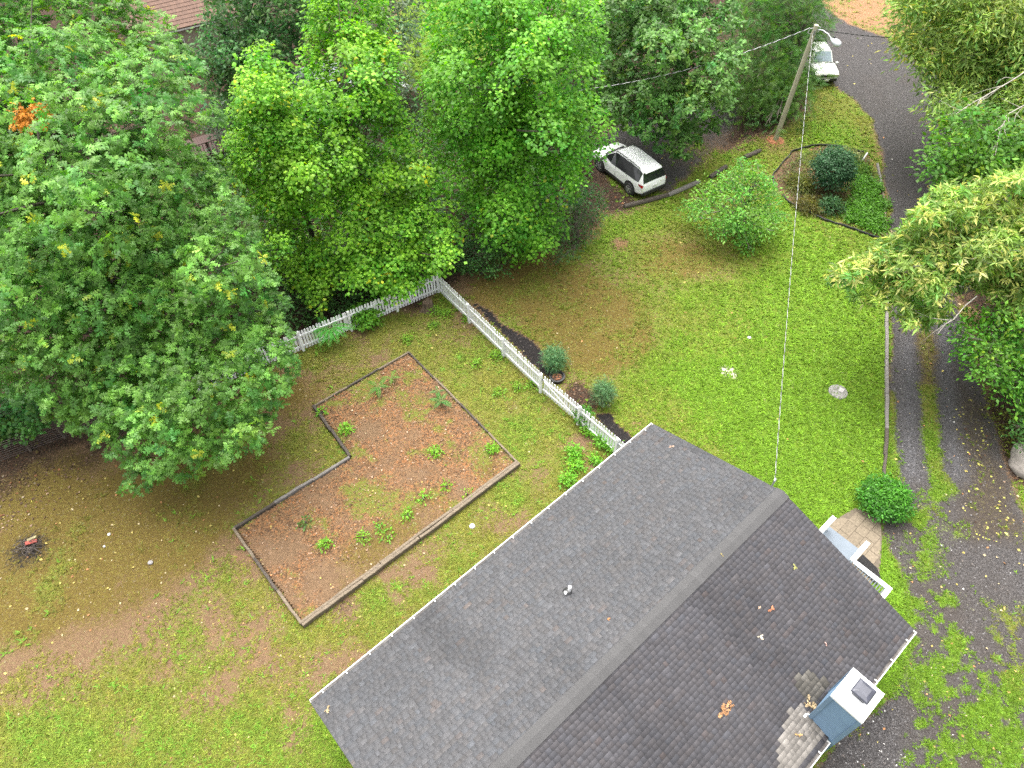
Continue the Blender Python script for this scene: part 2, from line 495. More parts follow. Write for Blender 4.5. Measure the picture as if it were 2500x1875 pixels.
    roadg = np.clip(strip * (.6 + .9 * n2) + strip0 * (.1 + .5 * n2) + strip1 * (.5 + .8 * n2) + low * np.clip(.46 + (n2 - .5) * 1.5 + (n1 - .5) * .9 + (fbm(X, Y, .35, 47, 2) - .5) * 1.5, 0, 1) + upv * .3 * n2, 0, .95)
    bald = soft(X, Y, c(S2([(2080, 1760), (2160, 1690), (2215, 1720), (2200, 1875), (2150, 2000), (1900, 2000), (1960, 1900)])), .5, .3, 9)
    roadg = roadg * (1 - .75 * bald)
    grass = grass * (1 - grav) + road * roadg * (1 - .9 * track)
    lush = np.where(road > .5, np.clip(.38 + (n1 - .5) * .7 + blobs(X, Y, LUSH[-16:]), 0, 1), lush)
    lit = np.maximum(lit * (1 - grav), .35 * upv * grav + pad * padlit)
    wear = np.clip(strip0 + upv * .9 + low * .55 + (n1 - .5) * 1.2 * road + .35 * pad, 0, 1)
    moss = np.clip(moss * (1 - grav) + road * (strip0 * .55 + upv * .25), 0, 1)
    L['A'] = np.stack([grass, moss, lit, grav], -1)
    dark = np.maximum(mul, np.clip(blobs(X, Y, [(60, 1180, 1.0, .36), (40, 1205, .9, .25), (85, 1190, .8, .2), (740, 1310, .8, .4), (1000, 700, 1.2, .3)]), 0, .85))
    L['A'][..., 0] *= (1 - np.clip(dark * 1.2, 0, 1))
    L['A'][..., 2] *= (1 - mul)
    L['A'][..., 1] *= (1 - mul)
    L['B'] = np.stack([lush, dark, np.clip((blobs(X, Y, ORANGE) + (n3 - .5) * .4) * (1 - woods), 0, 1), np.clip(blobs(X, Y, SAND), 0, 1)], -1)
    # third set: track brightness, worn brown gravel
    L['C'] = np.stack([track * road, wear * road, bed, fb], -1)
    L['yard'] = yard; L['woods'] = woods; L['road'] = road; L['pad'] = pad; L['bed'] = bed; L['fb'] = fb; L['low'] = low * road; L['upv'] = upv * road
    return L


def gz(X, Y):
    return (fbm(X, Y, 3.5, 77, 3) - .5) * .09


def ground_material(name):
    m, t, p = new_mat(name)
    tc = N(t, 'ShaderNodeTexCoord')
    co = tc.outputs['Object']
    A = N(t, 'ShaderNodeAttribute', attribute_name='A'); B = N(t, 'ShaderNodeAttribute', attribute_name='B'); C = N(t, 'ShaderNodeAttribute', attribute_name='C')
    sa = N(t, 'ShaderNodeSeparateColor'); sb = N(t, 'ShaderNodeSeparateColor'); sc = N(t, 'ShaderNodeSeparateColor')
    t.links.new(A.outputs['Color'], sa.inputs[0]); t.links.new(B.outputs['Color'], sb.inputs[0]); t.links.new(C.outputs['Color'], sc.inputs[0])
    grass, moss, lit, grav = sa.outputs[0], sa.outputs[1], sa.outputs[2], A.outputs['Alpha']
    lush, dark, orange, sand = sb.outputs[0], sb.outputs[1], sb.outputs[2], B.outputs['Alpha']

    def nz(scale, detail=5, rough=.65, lo=.25, hi=.75):
        n = N(t, 'ShaderNodeTexNoise', Scale=scale, Detail=detail, Roughness=rough)
        t.links.new(co, n.inputs['Vector'])
        r = N(t, 'ShaderNodeMapRange'); r.inputs['From Min'].default_value = lo; r.inputs['From Max'].default_value = hi
        t.links.new(n.outputs['Fac'], r.inputs['Value'])
        return r.outputs[0]

    def thr(w, nse, k=2.2, off=0.0):
        # clamp((w - n)*k + .5 + off)
        s = N(t, 'ShaderNodeMath', operation='SUBTRACT'); t.links.new(w, s.inputs[0]); t.links.new(nse, s.inputs[1])
        q = N(t, 'ShaderNodeMath', operation='MULTIPLY_ADD', use_clamp=True)
        t.links.new(s.outputs[0], q.inputs[0]); q.inputs[1].default_value = k; q.inputs[2].default_value = .5 + off
        return q.outputs[0]

    def vor(scale, rnd=1.0):
        v = N(t, 'ShaderNodeTexVoronoi', Scale=scale, Randomness=rnd)
        t.links.new(co, v.inputs['Vector'])
        s = N(t, 'ShaderNodeSeparateColor'); t.links.new(v.outputs['Color'], s.inputs[0])
        return v.outputs['Distance'], s.outputs[0], s.outputs[1]

    nf = nz(7, 6, .75, .28, .72); nm = nz(2.3, 5); nff = nz(17, 5, .8, .3, .7); ng = nz(9, 6, .8, .28, .72)
    soil = mixc(t, nf, (0.235, 0.150, 0.085), (0.135, 0.083, 0.048))
    clay = mixc(t, nf, (0.40, 0.215, 0.12), (0.27, 0.14, 0.075))
    c = mixc(t, thr(orange, nm, 1.2, -.22), soil, clay)
    vd, v1, v2 = vor(17)
    lw = mixc(t, thr(v2, nf, 3, -1.0), mixc(t, v1, (0.020, 0.014, 0.010), (0.075, 0.048, 0.033)), (0.09, 0.045, 0.027))
    lb = mixc(t, thr(v2, nf, 3, -.9), mixc(t, v1, (0.082, 0.047, 0.027), (0.26, 0.150, 0.076)), (0.32, 0.145, 0.06))
    lc = mixc(t, sc.outputs[2], lw, lb)
    c = mixc(t, thr(lit, ng, 3.0), c, lc)
    gd, g1, g2 = vor(30)
    gr = mixc(t, g1, (0.036, 0.033, 0.032), (0.112, 0.105, 0.104))
    gr = mixc(t, sc.outputs[1], gr, mixc(t, nf, (0.085, 0.068, 0.055), (0.045, 0.037, 0.032)))
    gr = mixc(t, thr(sc.outputs[0], nf, .7, -.30), gr, mixc(t, g1, (0.075, 0.074, 0.078), (0.175, 0.175, 0.19)))
    c = mixc(t, thr(grav, ng, 1.8), c, gr)
    mo = mixc(t, nff, (0.185, 0.135, 0.030), (0.075, 0.05, 0.018))
    mo = mixc(t, thr(v2, nf, 3, -1.0), mo, (0.17, 0.14, 0.03))
    c = mixc(t, thr(moss, ng, 2.2), c, mo)
    dry = mixc(t, nff, (0.205, 0.19, 0.045), (0.12, 0.125, 0.024))
    gre = mixc(t, nff, (0.16, 0.25, 0.02), (0.075, 0.14, 0.012))
    gc = mixc(t, thr(lush, nf, 1.7), dry, gre)
    c = mixc(t, thr(grass, ng, 3.2), c, gc)
    c = mixc(t, thr(dark, nf, 2.5), c, mixc(t, nff, (0.032, 0.028, 0.028), (0.014, 0.012, 0.012)))
    c = mixc(t, thr(sand, ng, 1.6), c, mixc(t, nff, (0.75, 0.68, 0.64), (0.5, 0.38, 0.33)))
    gl = N(t, 'ShaderNodeMix', data_type='RGBA', blend_type='MULTIPLY'); gl.inputs[0].default_value = 1.0
    gl.inputs[7].default_value = (.84, .84, .84, 1); t.links.new(c, gl.inputs[6]); c = gl.outputs[2]
    t.links.new(c, p.inputs['Base Color'])
    p.inputs['Roughness'].default_value = .95
    p.inputs['Specular IOR Level'].default_value = .15
    bn = N(t, 'ShaderNodeBump', Strength=.55, Distance=.05)
    ad = N(t, 'ShaderNodeMath', operation='ADD'); t.links.new(nff, ad.inputs[0]); t.links.new(g1, ad.inputs[1])
    t.links.new(ad.outputs[0], bn.inputs['Height']); t.links.new(bn.outputs[0], p.inputs['Normal'])
    return m


M_GROUND = ground_material('soil_grass_gravel')


def axis(lo, hi, fine_lo, fine_hi, step):
    a = list(np.arange(fine_lo, fine_hi, step))
    s = step
    x = fine_hi
    while x < hi:
        a.append(x); s *= 1.22; x += s
    a.append(hi)
    s = step; x = fine_lo
    while x > lo:
        s *= 1.22; x -= s
        a.insert(0, max(x, lo))
    return np.array(sorted(set(a)))


def sheet(name, xs, ys, zfun, keep=None):
    X, Y = np.meshgrid(xs, ys, indexing='xy')
    L = layout(X, Y)
    Zv = zfun(X, Y, L)
    nx, ny = len(xs), len(ys)
    idx = np.arange(nx * ny).reshape(ny, nx)
    F = np.stack([idx[:-1, :-1], idx[:-1, 1:], idx[1:, 1:], idx[1:, :-1]], -1).reshape(-1, 4)
    V = np.stack([X, Y, Zv], -1).reshape(-1, 3)
    ex = {k: L[k].reshape(-1, 4) for k in 'ABC'}
    if keep is not None:
        kv = keep(X, Y, L).ravel()
        fk = kv[F].all(1)
        F = F[fk]
        used = np.unique(F)
        mp = -np.ones(len(V), int); mp[used] = np.arange(len(used))
        F = mp[F]; V = V[used]; ex = {k: v[used] for k, v in ex.items()}
    me = fast_mesh(name, V, F, M_GROUND, smooth=True, extra=ex)
    return link(name, me)


def z_ground(X, Y, L):
    z = gz(X, Y)
    far = np.clip((np.hypot(X, Y - 30) - 60) / 200, 0, 1)
    z = z - 0.06 * np.clip((np.maximum(L['road'], L['pad']) - .7) * 4, 0, 1)
    return z * (1 - far)


ground = sheet('ground', axis(-700, 700, -30, 32, .2), axis(-500, 900, 2, 58, .2), z_ground)
tag(ground, 'patchy lawn of moss, bare soil and leaf litter', None, None, 'structure')
road = sheet('gravel_road', axis(9, 75, 10, 34, .14), axis(-6, 75, -2, 56, .14), lambda X, Y, L: gz(X, Y) + .006, lambda X, Y, L: sdf(X, Y, WP['road']) + (fbm(X, Y, 1.2, 3, 3) - .5) * .7 + (vnoise(X, Y, .3, 5) - .5) * .25 < .08)
tag(road, 'dark gravel road and two track drive', None, None, 'structure')
pad = sheet('parking_pad', np.arange(2, 19, .16), np.arange(30, 48, .16), lambda X, Y, L: gz(X, Y) + .006, lambda X, Y, L: sdf(X, Y, WP['pad']) + (fbm(X, Y, 1.2, 3, 3) - .5) * .9 < .1)
tag(pad, 'dark gravel parking pad', None, None, 'structure')


def gzp(x, y):
    return float(gz(np.array([x]), np.array([y]))[0])


def onground(px, py, dz=0.0):
    p = P(px, py)
    return np.array([p[0], p[1], gzp(p[0], p[1]) + dz])


# ------------------------------------------------------------------ leaves
def tri_t(v, f): return np.array(v, float), np.array(f, int)


T_OAK = tri_t([(0, 0, 0), (0, .35, .03), (0, .66, .03), (0, 1, -.05), (-.27, .34, -.05), (-.40, .62, -.08), (-.24, .9, -.09), (.27, .34, -.05), (.40, .62, -.08), (.24, .9, -.09)],
              [(0, 1, 4), (1, 2, 5), (2, 3, 6), (0, 7, 1), (1, 8, 2), (2, 9, 3)])
T_MAPLE = tri_t([(0, 0, 0), (0, .45, .05), (-.36, .12, -.05), (-.5, .55, -.1), (-.22, .66, 0), (0, 1, -.1), (.22, .66, 0), (.5, .55, -.1), (.36, .12, -.05)],
                [(1, 0, 2), (1, 2, 3), (1, 3, 4), (1, 4, 5), (1, 5, 6), (1, 6, 7), (1, 7, 8), (1, 8, 0)])
T_OVAL = tri_t([(0, 0, 0), (-.27, .45, -.06), (0, 1, -.06), (.27, .45, -.06), (0, .45, .04)], [(0, 4, 1), (1, 4, 2), (0, 3, 4), (4, 3, 2)])
T_BROAD = tri_t([(0, 0, 0), (-.44, .48, -.07), (0, 1, -.09), (.44, .48, -.07), (0, .46, .05)], [(0, 4, 1), (1, 4, 2), (0, 3, 4), (4, 3, 2)])
T_LANCE = tri_t([(0, 0, 0), (-.13, .45, .04), (0, 1, -.14), (.13, .45, .04)], [(0, 2, 1), (0, 3, 2)])
_sp = [(0, 0, 0), (0, 1, -.1)]
_sv, _sf = [], []
for i in range(6):
    y = .08 + i * .15; w = .34 * (1 - i / 7.5)
    for s in (-1, 1):
        b = len(_sv)
        _sv += [(0, y, 0), (0, y + .07, 0), (s * w, y + .2, -.06)]
        _sf.append((b, b + 1, b + 2) if s < 0 else (b, b + 2, b + 1))
T_SPRAY = tri_t(_sv, _sf)
T_BLADE = tri_t([(-.11, 0, 0), (.11, 0, 0), (0, 1, 0)], [(0, 1, 2)])
T_QUAD = tri_t([(0, 0, 0), (-.38, .45, .06), (0, 1, 0), (.38, .5, .1)], [(0, 2, 1), (0, 3, 2)])


def norm(a): return a / (np.linalg.norm(a, axis=-1, keepdims=True) + 1e-9)


def leaves_arrays(c, n, tip, size, col, T):
    v, f = T
    z = norm(n)
    y = norm(tip - (tip * z).sum(-1, keepdims=True) * z)
    x = np.cross(y, z)
    V = c[:, None, :] + size[:, None, None] * (v[None, :, 0:1] * x[:, None] + v[None, :, 1:2] * y[:, None] + v[None, :, 2:3] * z[:, None])
    Nn, nv = len(c), len(v)
    F = (f[None] + (np.arange(Nn) * nv)[:, None, None]).reshape(-1, f.shape[1])
    Cc = np.repeat(col, nv, 0)
    return V.reshape(-1, 3), F, Cc


def rand_dirs(n, zmin=-1.0):
    z = rng.uniform(zmin, 1, n); a = rng.uniform(0, 2 * np.pi, n); r = np.sqrt(1 - z * z)
    return np.stack([r * np.cos(a), r * np.sin(a), z], 1)


def sprig_leaves(pos, outd, nl, R, size, up=.8, flat=1.0, droop=.25, jit=.45, whorl=False):
    """leaves of sprigs at pos (n,3) with outward directions; returns c, n, tip, size, sprig index"""
    n = len(pos)
    nrm = norm(outd * .6 + np.array([0, 0, up]) + rng.normal(0, .22, (n, 3)))
    t1 = norm(np.cross(nrm, np.array([0.31, .87, .2]))); t2 = np.cross(nrm, t1)
    I = np.repeat(np.arange(n), nl)
    m = len(I)
    if whorl:
        a = np.tile(np.arange(nl) * 2 * np.pi / nl, n) + np.repeat(rng.uniform(0, 6, n), nl) + rng.normal(0, .25, m)
        rr = rng.uniform(0, .12, m) * R
    else:
        a = rng.uniform(0, 2 * np.pi, m); rr = R * np.sqrt(rng.uniform(0, 1, m))
    rad = np.cos(a)[:, None] * t1[I] + np.sin(a)[:, None] * t2[I]
    c = pos[I] + rad * rr[:, None] - nrm[I] * (droop * rr * rr / R)[:, None] + rng.normal(0, R * .28, (m, 3)) * (0.25 if whorl else 1)
    ln = norm(nrm[I] + rng.normal(0, jit, (m, 3)))
    tip = rad - nrm[I] * droop + outd[I] * .25
    sz = size * rng.uniform(.55, 1.3, m)
    return c, ln, tip, sz, I


def sample_poly(poly, n, mind):
    poly = np.array(poly, float)
    lo, hi = poly.min(0), poly.max(0)
    area = (hi - lo).prod()
    m = int(area / mind ** 2 * 9) + 50
    q = lo + rng.uniform(0, 1, (m, 2)) * (hi - lo)
    d = sdf(q[:, 0], q[:, 1], poly)
    k = d < -mind * .25
    q, d = q[k], d[k]
    out = np.zeros((0, 2)); od = []
    for a, b in zip(q, d):
        if len(out):
            if np.min((out[:, 0] - a[0]) ** 2 + (out[:, 1] - a[1]) ** 2) < (mind * (0.8 if b < -mind else .58)) ** 2: continue
        out = np.vstack([out, a]); od.append(-b)
    return np.concatenate([out, np.array(od)[:, None]], 1)


LEAFCOUNT = {}


def make_tree(name, label, group, poly, base, zt, zb, T=T_MAPLE, size=.16, spacing=42, cr=1.3, dens=1.0, nl=12, col=(.06, .15, .03), alt=None, altf=.08, var=.16, trunk=.28, bark=None, back=.7, mat=None, zpow=1.0,
              edge=1.0, whorl=False, up=.8, droop=.25, ntop=None, cat='tree', loose=0.0, sprigR=2.0, jit=.45, lit_top_col=None):
    b = P(*base)
    b[2] = gzp(b[0], b[1])
    root = empty(name, b, 0, label, cat, group)
    poly = np.array(poly, float)
    yt, yb = poly[:, 1].min(), poly[:, 1].max()
    pts = sample_poly(poly, 900, spacing)
    cs, rs = [], []
    for x, y, dpx in pts:
        tt = (y - yt) / (yb - yt)
        if dpx > spacing * 1.2 and rng.uniform() < .10: continue
        z = zb + (zt - zb) * (1 - tt) ** zpow + rng.normal(0, .30 + .35 * cr)
        z = max(z, .6)
        q = P(x, y, z)
        dist = np.linalg.norm(q - np.array([0, 0, CAM_H]))
        m = dist / (FPX / K)
        r = min(cr * rng.uniform(.5, 1.25), max(.30, dpx * m * .95))
        ray = (q - np.array([0, 0, CAM_H])) / dist
        near_edge = max(0, 1 - dpx * m / 2.5)
        q = q + ray * (r * .7 + near_edge * edge)
        if q[2] < r * .5 + .2: q = q - ray * ((r * .5 + .2 - q[2]) / -ray[2])
        cs.append(q); rs.append(r)
    nf = len(cs)
    for i in range(nf):
        if rng.uniform() > back: continue
        d = cs[i][:2] - b[:2]
        a = math.pi + rng.uniform(-1.1, 1.1)
        k = rng.uniform(.45, 1.0)
        e = np.array([math.cos(a) * d[0] - math.sin(a) * d[1], math.sin(a) * d[0] + math.cos(a) * d[1]]) * k
        q = np.array([b[0] + e[0], b[1] + e[1], cs[i][2] + rng.normal(0, .5)])
        pr = PJ(q)[0]
        if sdf(pr[0:1], pr[1:2], poly)[0] < -14:
            cs.append(q); rs.append(rs[i] * .95)
    cs = np.array(cs); rs = np.array(rs)
    # sprigs on the clumps
    pjc = PJ(cs)
    offf = (pjc[:, 0] < -60) | (pjc[:, 0] > 2270) | (pjc[:, 1] < -60)
    cnt = np.maximum(3, (dens * 17 * rs ** 1.9 * np.where(offf, .35, 1))).astype(int)
    isback = np.arange(len(cs)) >= nf
    cnt[isback] = np.maximum(2, cnt[isback] // 2)
    I = np.repeat(np.arange(len(cs)), cnt)
    d = rand_dirs(len(I), -.45)
    ax = np.array([b[0], b[1], 0])
    pos = cs[I] + d * (rs[I] * np.where(rng.uniform(0, 1, len(I)) < .8, rng.uniform(.78, 1.1, len(I)), rng.uniform(.4, .8, len(I))))[:, None] * np.array([1, 1, .7]) + rng.normal(0, loose + 1e-6, (len(I), 3))
    oc = cs[I] - ax; oc[:, 2] = 0
    outd = norm(d + .5 * norm(oc))
    R = size * sprigR
    c, ln, tip, sz, J = sprig_leaves(pos, outd, nl, R, size, up, 1, droop, jit, whorl)
    # colour
    ccl = np.exp(rng.normal(0, var * .8, len(cs))); csp = np.exp(rng.normal(0, var * .8, len(pos)))
    lv = np.exp(rng.normal(0, var * 1.25, len(c)))
    v = (ccl[I][J] * csp[J] * lv)[:, None]
    base_c = np.array(col)
    hue = rng.normal(0, 1, (len(cs), 1))[I][J] * .10 + rng.normal(0, 1, (len(pos), 1))[J] * .10
    cc = base_c[None] * v * np.concatenate([1 + hue, np.ones_like(hue), 1 - hue * .6], 1)
    if alt is not None:
        pick = (rng.uniform(0, 1, len(pos)) < altf)[J] & (rng.uniform(0, 1, len(c)) < .8)
        cc[pick] = np.array(alt)[None] * lv[pick][:, None]
    if lit_top_col is not None:
        hi = np.clip((d[:, 2] - .05) * 1.3 + rng.normal(0, .25, len(d)), 0, 1)[J] * rng.uniform(.35, 1, len(c))  # light on the clump tops is put into the leaf colour
        cc = cc * (1 - hi[:, None]) + np.array(lit_top_col)[None] * v * hi[:, None]
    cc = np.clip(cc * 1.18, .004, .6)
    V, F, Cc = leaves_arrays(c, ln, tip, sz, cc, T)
    LEAFCOUNT[name] = LEAFCOUNT.get(name, 0) + len(F)
    me = fast_mesh('crown', V - b, F, mat or M_LEAF, Cc)
    link('crown', me, root)
    # trunk
    tb = MB()
    h = zt * .72
    lean = np.array([rng.normal(0, .25), rng.normal(0, .25)])
    ks = np.linspace(0, 1, 7)
    tp = [(lean[0] * k * k + .06 * math.sin(5 * k), lean[1] * k * k, h * k - .1 * (k == 0)) for k in ks]
    tb.tube(tp, [trunk * (1.35 if k == 0 else 1) * (1 - .85 * k) + .02 for k in ks], 9)
    tb.build('trunk', bark or M_BARK, root, smooth=1.0)
    lb = MB()
    order = np.argsort(-rs[:nf])[:70]
    for i in list(order) + list(range(nf, min(len(cs), nf + 15))):
        q = cs[i] - b
        hd = math.hypot(q[0], q[1])
        z0 = min(max(q[2] - hd * .55, h * .12), h * .93)
        k = z0 / h
        a = np.array([lean[0] * k * k, lean[1] * k * k, z0])
        r0 = max(.02, min(trunk * (1 - .85 * k) * .5, .010 * hd + .014))
        mid = (a + q) / 2 + np.array([rng.normal(0, .12), rng.normal(0, .12), .12 * hd * rng.uniform(-.3, 1)])
        q2 = q + (q - mid) * .15
        lb.tube([a, (a + mid) / 2 + rng.normal(0, .05, 3), mid, (mid + q) / 2, q2], [r0, r0 * .85, r0 * .65, r0 * .45, .008], 5, False)
        for _ in range(3):
            e = q + rand_dirs(1, -.3)[0] * rs[i] * .9
            lb.tube([mid * .4 + q * .6, (q + e) / 2 + rng.normal(0, .04, 3), e], [r0 * .35, r0 * .22, .006], 4, False)
    lb.build('branch_structure', bark or M_BARK, root, smooth=1.0)
    return root


# ================================================================== HOUSE
TH = math.radians(40.7)
HA = np.array([4.993, 15.02]) * 1.1
HE = 3.19          # eave height
HW = 10.82         # width between the eaves
HL = 15.44         # ridge length
HR = 1.65          # ridge above the eaves
house = empty('house', (HA[0], HA[1], 0), TH, 'slate blue house with a large dark grey shingle gable roof', 'house')
HM = Matrix.Translation((HA[0], HA[1], 0)) @ Matrix.Rotation(TH, 4, 'Z')
HMn = np.array(HM)


def h2w(p):
    p = np.atleast_2d(p)
    return p @ HMn[:3, :3].T + HMn[:3, 3]


XE0, XE1 = -HL - .02, 0.0      # rake edges
SL = math.hypot(HW / 2, HR)
ang = math.atan2(HR, HW / 2)
# walls: lap boards as real steps
wb = MB()
ov = .32


def lap_wall(mb, a, b, z0, z1, outn, exp=.115, gable=None, lap=.016):
    """a, b: plan points of the wall line, boards stacked upwards with a proud lower edge"""
    a = np.array(a, float); b = np.array(b, float); n = np.array(outn, float)
    z = z0
    while z < z1 - 1e-3:
        zz = min(z + exp, z1)
        aa, bb = a, b
        if gable:
            aa, bb = gable(z, zz)
            if aa is None: break
        mb.add([(aa[0] + n[0] * lap, aa[1] + n[1] * lap, z), (bb[0] + n[0] * lap, bb[1] + n[1] * lap, z), (bb[0] + n[0] * .002, bb[1] + n[1] * .002, zz), (aa[0] + n[0] * .002, aa[1] + n[1] * .002, zz),
                (aa[0], aa[1], z), (bb[0], bb[1], z)], [(0, 1, 2, 3), (0, 4, 5, 1)])
        z = zz


x0, x1, y0, y1 = -HL + ov, -ov, -ov, -HW + ov
ztop = HE - .06
lap_wall(wb, (x0, y0), (x1, y0), .35, ztop, (0, 1))
lap_wall(wb, (x1, y1), (x0, y1), .35, ztop, (0, -1))


def gab(x):
    def g(z, zz):
        zt = HE + HR - .12
        f = lambda q: np.clip((q - (HE - .06 - .0)) / HR, 0, 1) * (HW / 2)
        i = f(zz)
        if -i - ov - .05 <= -HW + i + ov + .05: return None, None
        return (x, min(y0, -i - .02)), (x, max(y1, -HW + i + .02))
    return g


lap_wall(wb, (x1, y0), (x1, y1), .35, HE + HR - .2, (1, 0), gable=gab(x1))
lap_wall(wb, (x0, y1), (x0, y0), .35, HE + HR - .2, (-1, 0), gable=gab(x0))
wb.build('wall', M_SIDING, house)
fb_ = MB()
fb_.box(((x0 + x1) / 2, (y0 + y1) / 2, .15), (x1 - x0 - .04, y0 - y1 - .04, .46))
fb_.build('foundation', plain('concrete_block', (.34, .33, .31), (.24, .235, .22), .9, 6), house)
# roof deck, soffit, fascia
rd = MB()
t_ = .05
for s, ya, yb_ in ((1, 0.0, -HW / 2), (-1, -HW, -HW / 2)):
    rd.add([(XE0, ya, HE - t_), (XE1, ya, HE - t_), (XE1, yb_, HE + HR - t_), (XE0, yb_, HE + HR - t_),
            (XE0, ya, HE - .012), (XE1, ya, HE - .012), (XE1, yb_, HE + HR - .012), (XE0, yb_, HE + HR - .012)],
           [(0, 1, 2, 3), (4, 7, 6, 5), (0, 4, 5, 1), (0, 3, 7, 4), (1, 5, 6, 2), (2, 6, 7, 3)])
roof = rd.build('roof', plain('roof_deck', (.05, .05, .055), (.04, .04, .045), .9, 5), house)
so = MB()
so.box(((XE0 + XE1) / 2, -ov / 2, HE - .12), (HL - .05, ov - .03, .03))
so.box(((XE0 + XE1) / 2, -HW + ov / 2, HE - .12), (HL - .05, ov - .03, .03))
so.build('soffit', M_WHITE, house)
fa = MB()
fa.box(((XE0 + XE1) / 2, -.012, HE - .10), (HL, .022, .16))
fa.box(((XE0 + XE1) / 2, -HW + .012, HE - .10), (HL, .022, .16))
fa.build('fascia_board', M_WHITE, house)
for xx in (XE0 + .012, XE1 - .012):
    rk = MB()
    for ya in (0.0, -HW):
        rk.beam((xx, ya, HE - .14), (xx, -HW / 2, HE + HR - .14), .022, .16)
    rk.build('rake_board', M_WHITE, house)

# shingles
pieces = []
vo_list, fo_list, co_list = [], [], []
PATCH = np.array([(-4.72, -9.80), (-4.62, -10.75), (-6.55, -10.75), (-6.65, -10.45), (-6.3, -10.1), (-5.9, -9.95), (-5.5, -9.75), (-5.1, -9.72)])
PATCH2 = np.array([(-3.75, -9.35), (-3.55, -10.05), (-4.3, -10.1), (-4.5, -9.6), (-4.3, -9.3)])
EXPO = .145
ncourse = int(SL / EXPO)
for side in (0, 1):
    for ci in range(ncourse + 1):
        s0 = ci * EXPO - .012
        s1 = min(s0 + EXPO * 1.45, SL - .005)
        if s1 - s0 < .03: continue
        x = XE0 + .0
        off = rng.uniform(0, .2)
        first = True
        while x < XE1 - .02:
            w = rng.choice([.13, .17, .22, .27, .33], p=[.14, .24, .28, .22, .12]) * rng.uniform(.92, 1.08)
            if first: w = max(.06, w * rng.uniform(.4, 1)); first = False
            xe = min(x + w, XE1)
            th0 = rng.uniform(.0125, .0145) + .003 * (rng.uniform() < .2)
            g = .0007

            def pt(xx, s, h):
                yy = -math.cos(ang) * s + math.sin(ang) * h * 1.0
                zz = HE + math.sin(ang) * s + math.cos(ang) * h
                if side == 0:
                    return (xx, -math.cos(ang) * s + math.sin(ang) * h, zz)
                return (xx, -HW + math.cos(ang) * s - math.sin(ang) * h, zz)
            lo_ = .004 + th0
            v8 = [pt(x + g, s0, -.004), pt(xe - g, s0, -.004), pt(xe - g, s1, -.008), pt(x + g, s1, -.008),
                  pt(x + g, s0, lo_), pt(xe - g, s0, lo_), pt(xe - g, s1, .001), pt(x + g, s1, .001)]
            cx_, cy_ = (x + xe) / 2, v8[4][1]
            # weathering: broad algae streaks running down the slope
            st = fbm(np.array([cx_ * 1.0]), np.array([cy_ * .35 + 50 * side]), 1.6, 91, 4)[0]
            st2 = fbm(np.array([cx_]), np.array([cy_ + 30 * side]), 3.0, 95, 3)[0]
            b = .078 * np.exp(rng.normal(0, .06)) * (1 + .22 * (st2 - .5)) * (1 - .20 * np.clip((st - .56) * 6, 0, 1)) * (1.14 if rng.uniform() < .10 else 1)
            warm = rng.normal(.004, .018)
            cl = np.array([b * (1.0 + warm), b * 1.0, b * (1.055 - warm)])
            if rng.uniform() < .03: cl = cl * np.array([1.15, 1.04, .97])
            if side == 1:
                cl = cl * np.array([1.05, 1.0, 1.02])
                q = np.array([[cx_, cy_]])
                dd = sdf(np.array([cx_]), np.array([cy_]), PATCH)[0]
                if dd < 0: cl = np.array([.235, .215, .195]) * np.exp(rng.normal(0, .16))
                elif sdf(np.array([cx_]), np.array([cy_]), PATCH2)[0] < 0: cl = np.array([.125, .115, .10]) * np.exp(rng.normal(0, .15))
            pieces.append((np.array(v8), cl))
            x = xe
SHF = np.array([(4, 5, 6, 7), (0, 1, 5, 4), (1, 2, 6, 5), (3, 0, 4, 7)])
cen = h2w(np.array([p[0][4:8].mean(0) for p in pieces]))
pj = PJ(cen)
inf = (pj[:, 0] > 5) & (pj[:, 0] < 2207) & (pj[:, 1] > 5) & (pj[:, 1] < 1650)
wid = np.array([p[0][1][0] - p[0][0][0] for p in pieces])
score = np.where(inf, wid / pj[:, 2] ** 2, -1)
# shingles beside the chimney are the plainest ones to tell apart
light = np.array([p[1][0] > .10 for p in pieces])
score = score + np.where(inf & light, 1, 0)
order = np.argsort(-score)
single = set(order[:296].tolist())
for i in order[:296]:
    v, c = pieces[i]
    o0 = v[4:8].mean(0)
    me = fast_mesh('shingle', v - o0, SHF, M_SHINGLE, np.repeat(c[None], 8, 0))
    link('shingle', me, roof, o0)
rest = [p for i, p in enumerate(pieces) if i not in single]
V = np.concatenate([p[0] for p in rest]); Cc = np.concatenate([np.repeat(p[1][None], 8, 0) for p in rest])
F = np.concatenate([SHF + 8 * i for i in range(len(rest))])
o = link('shingle_field', fast_mesh('shingle_field', V, F, M_SHINGLE, Cc), roof)
o['kind'] = 'stuff'
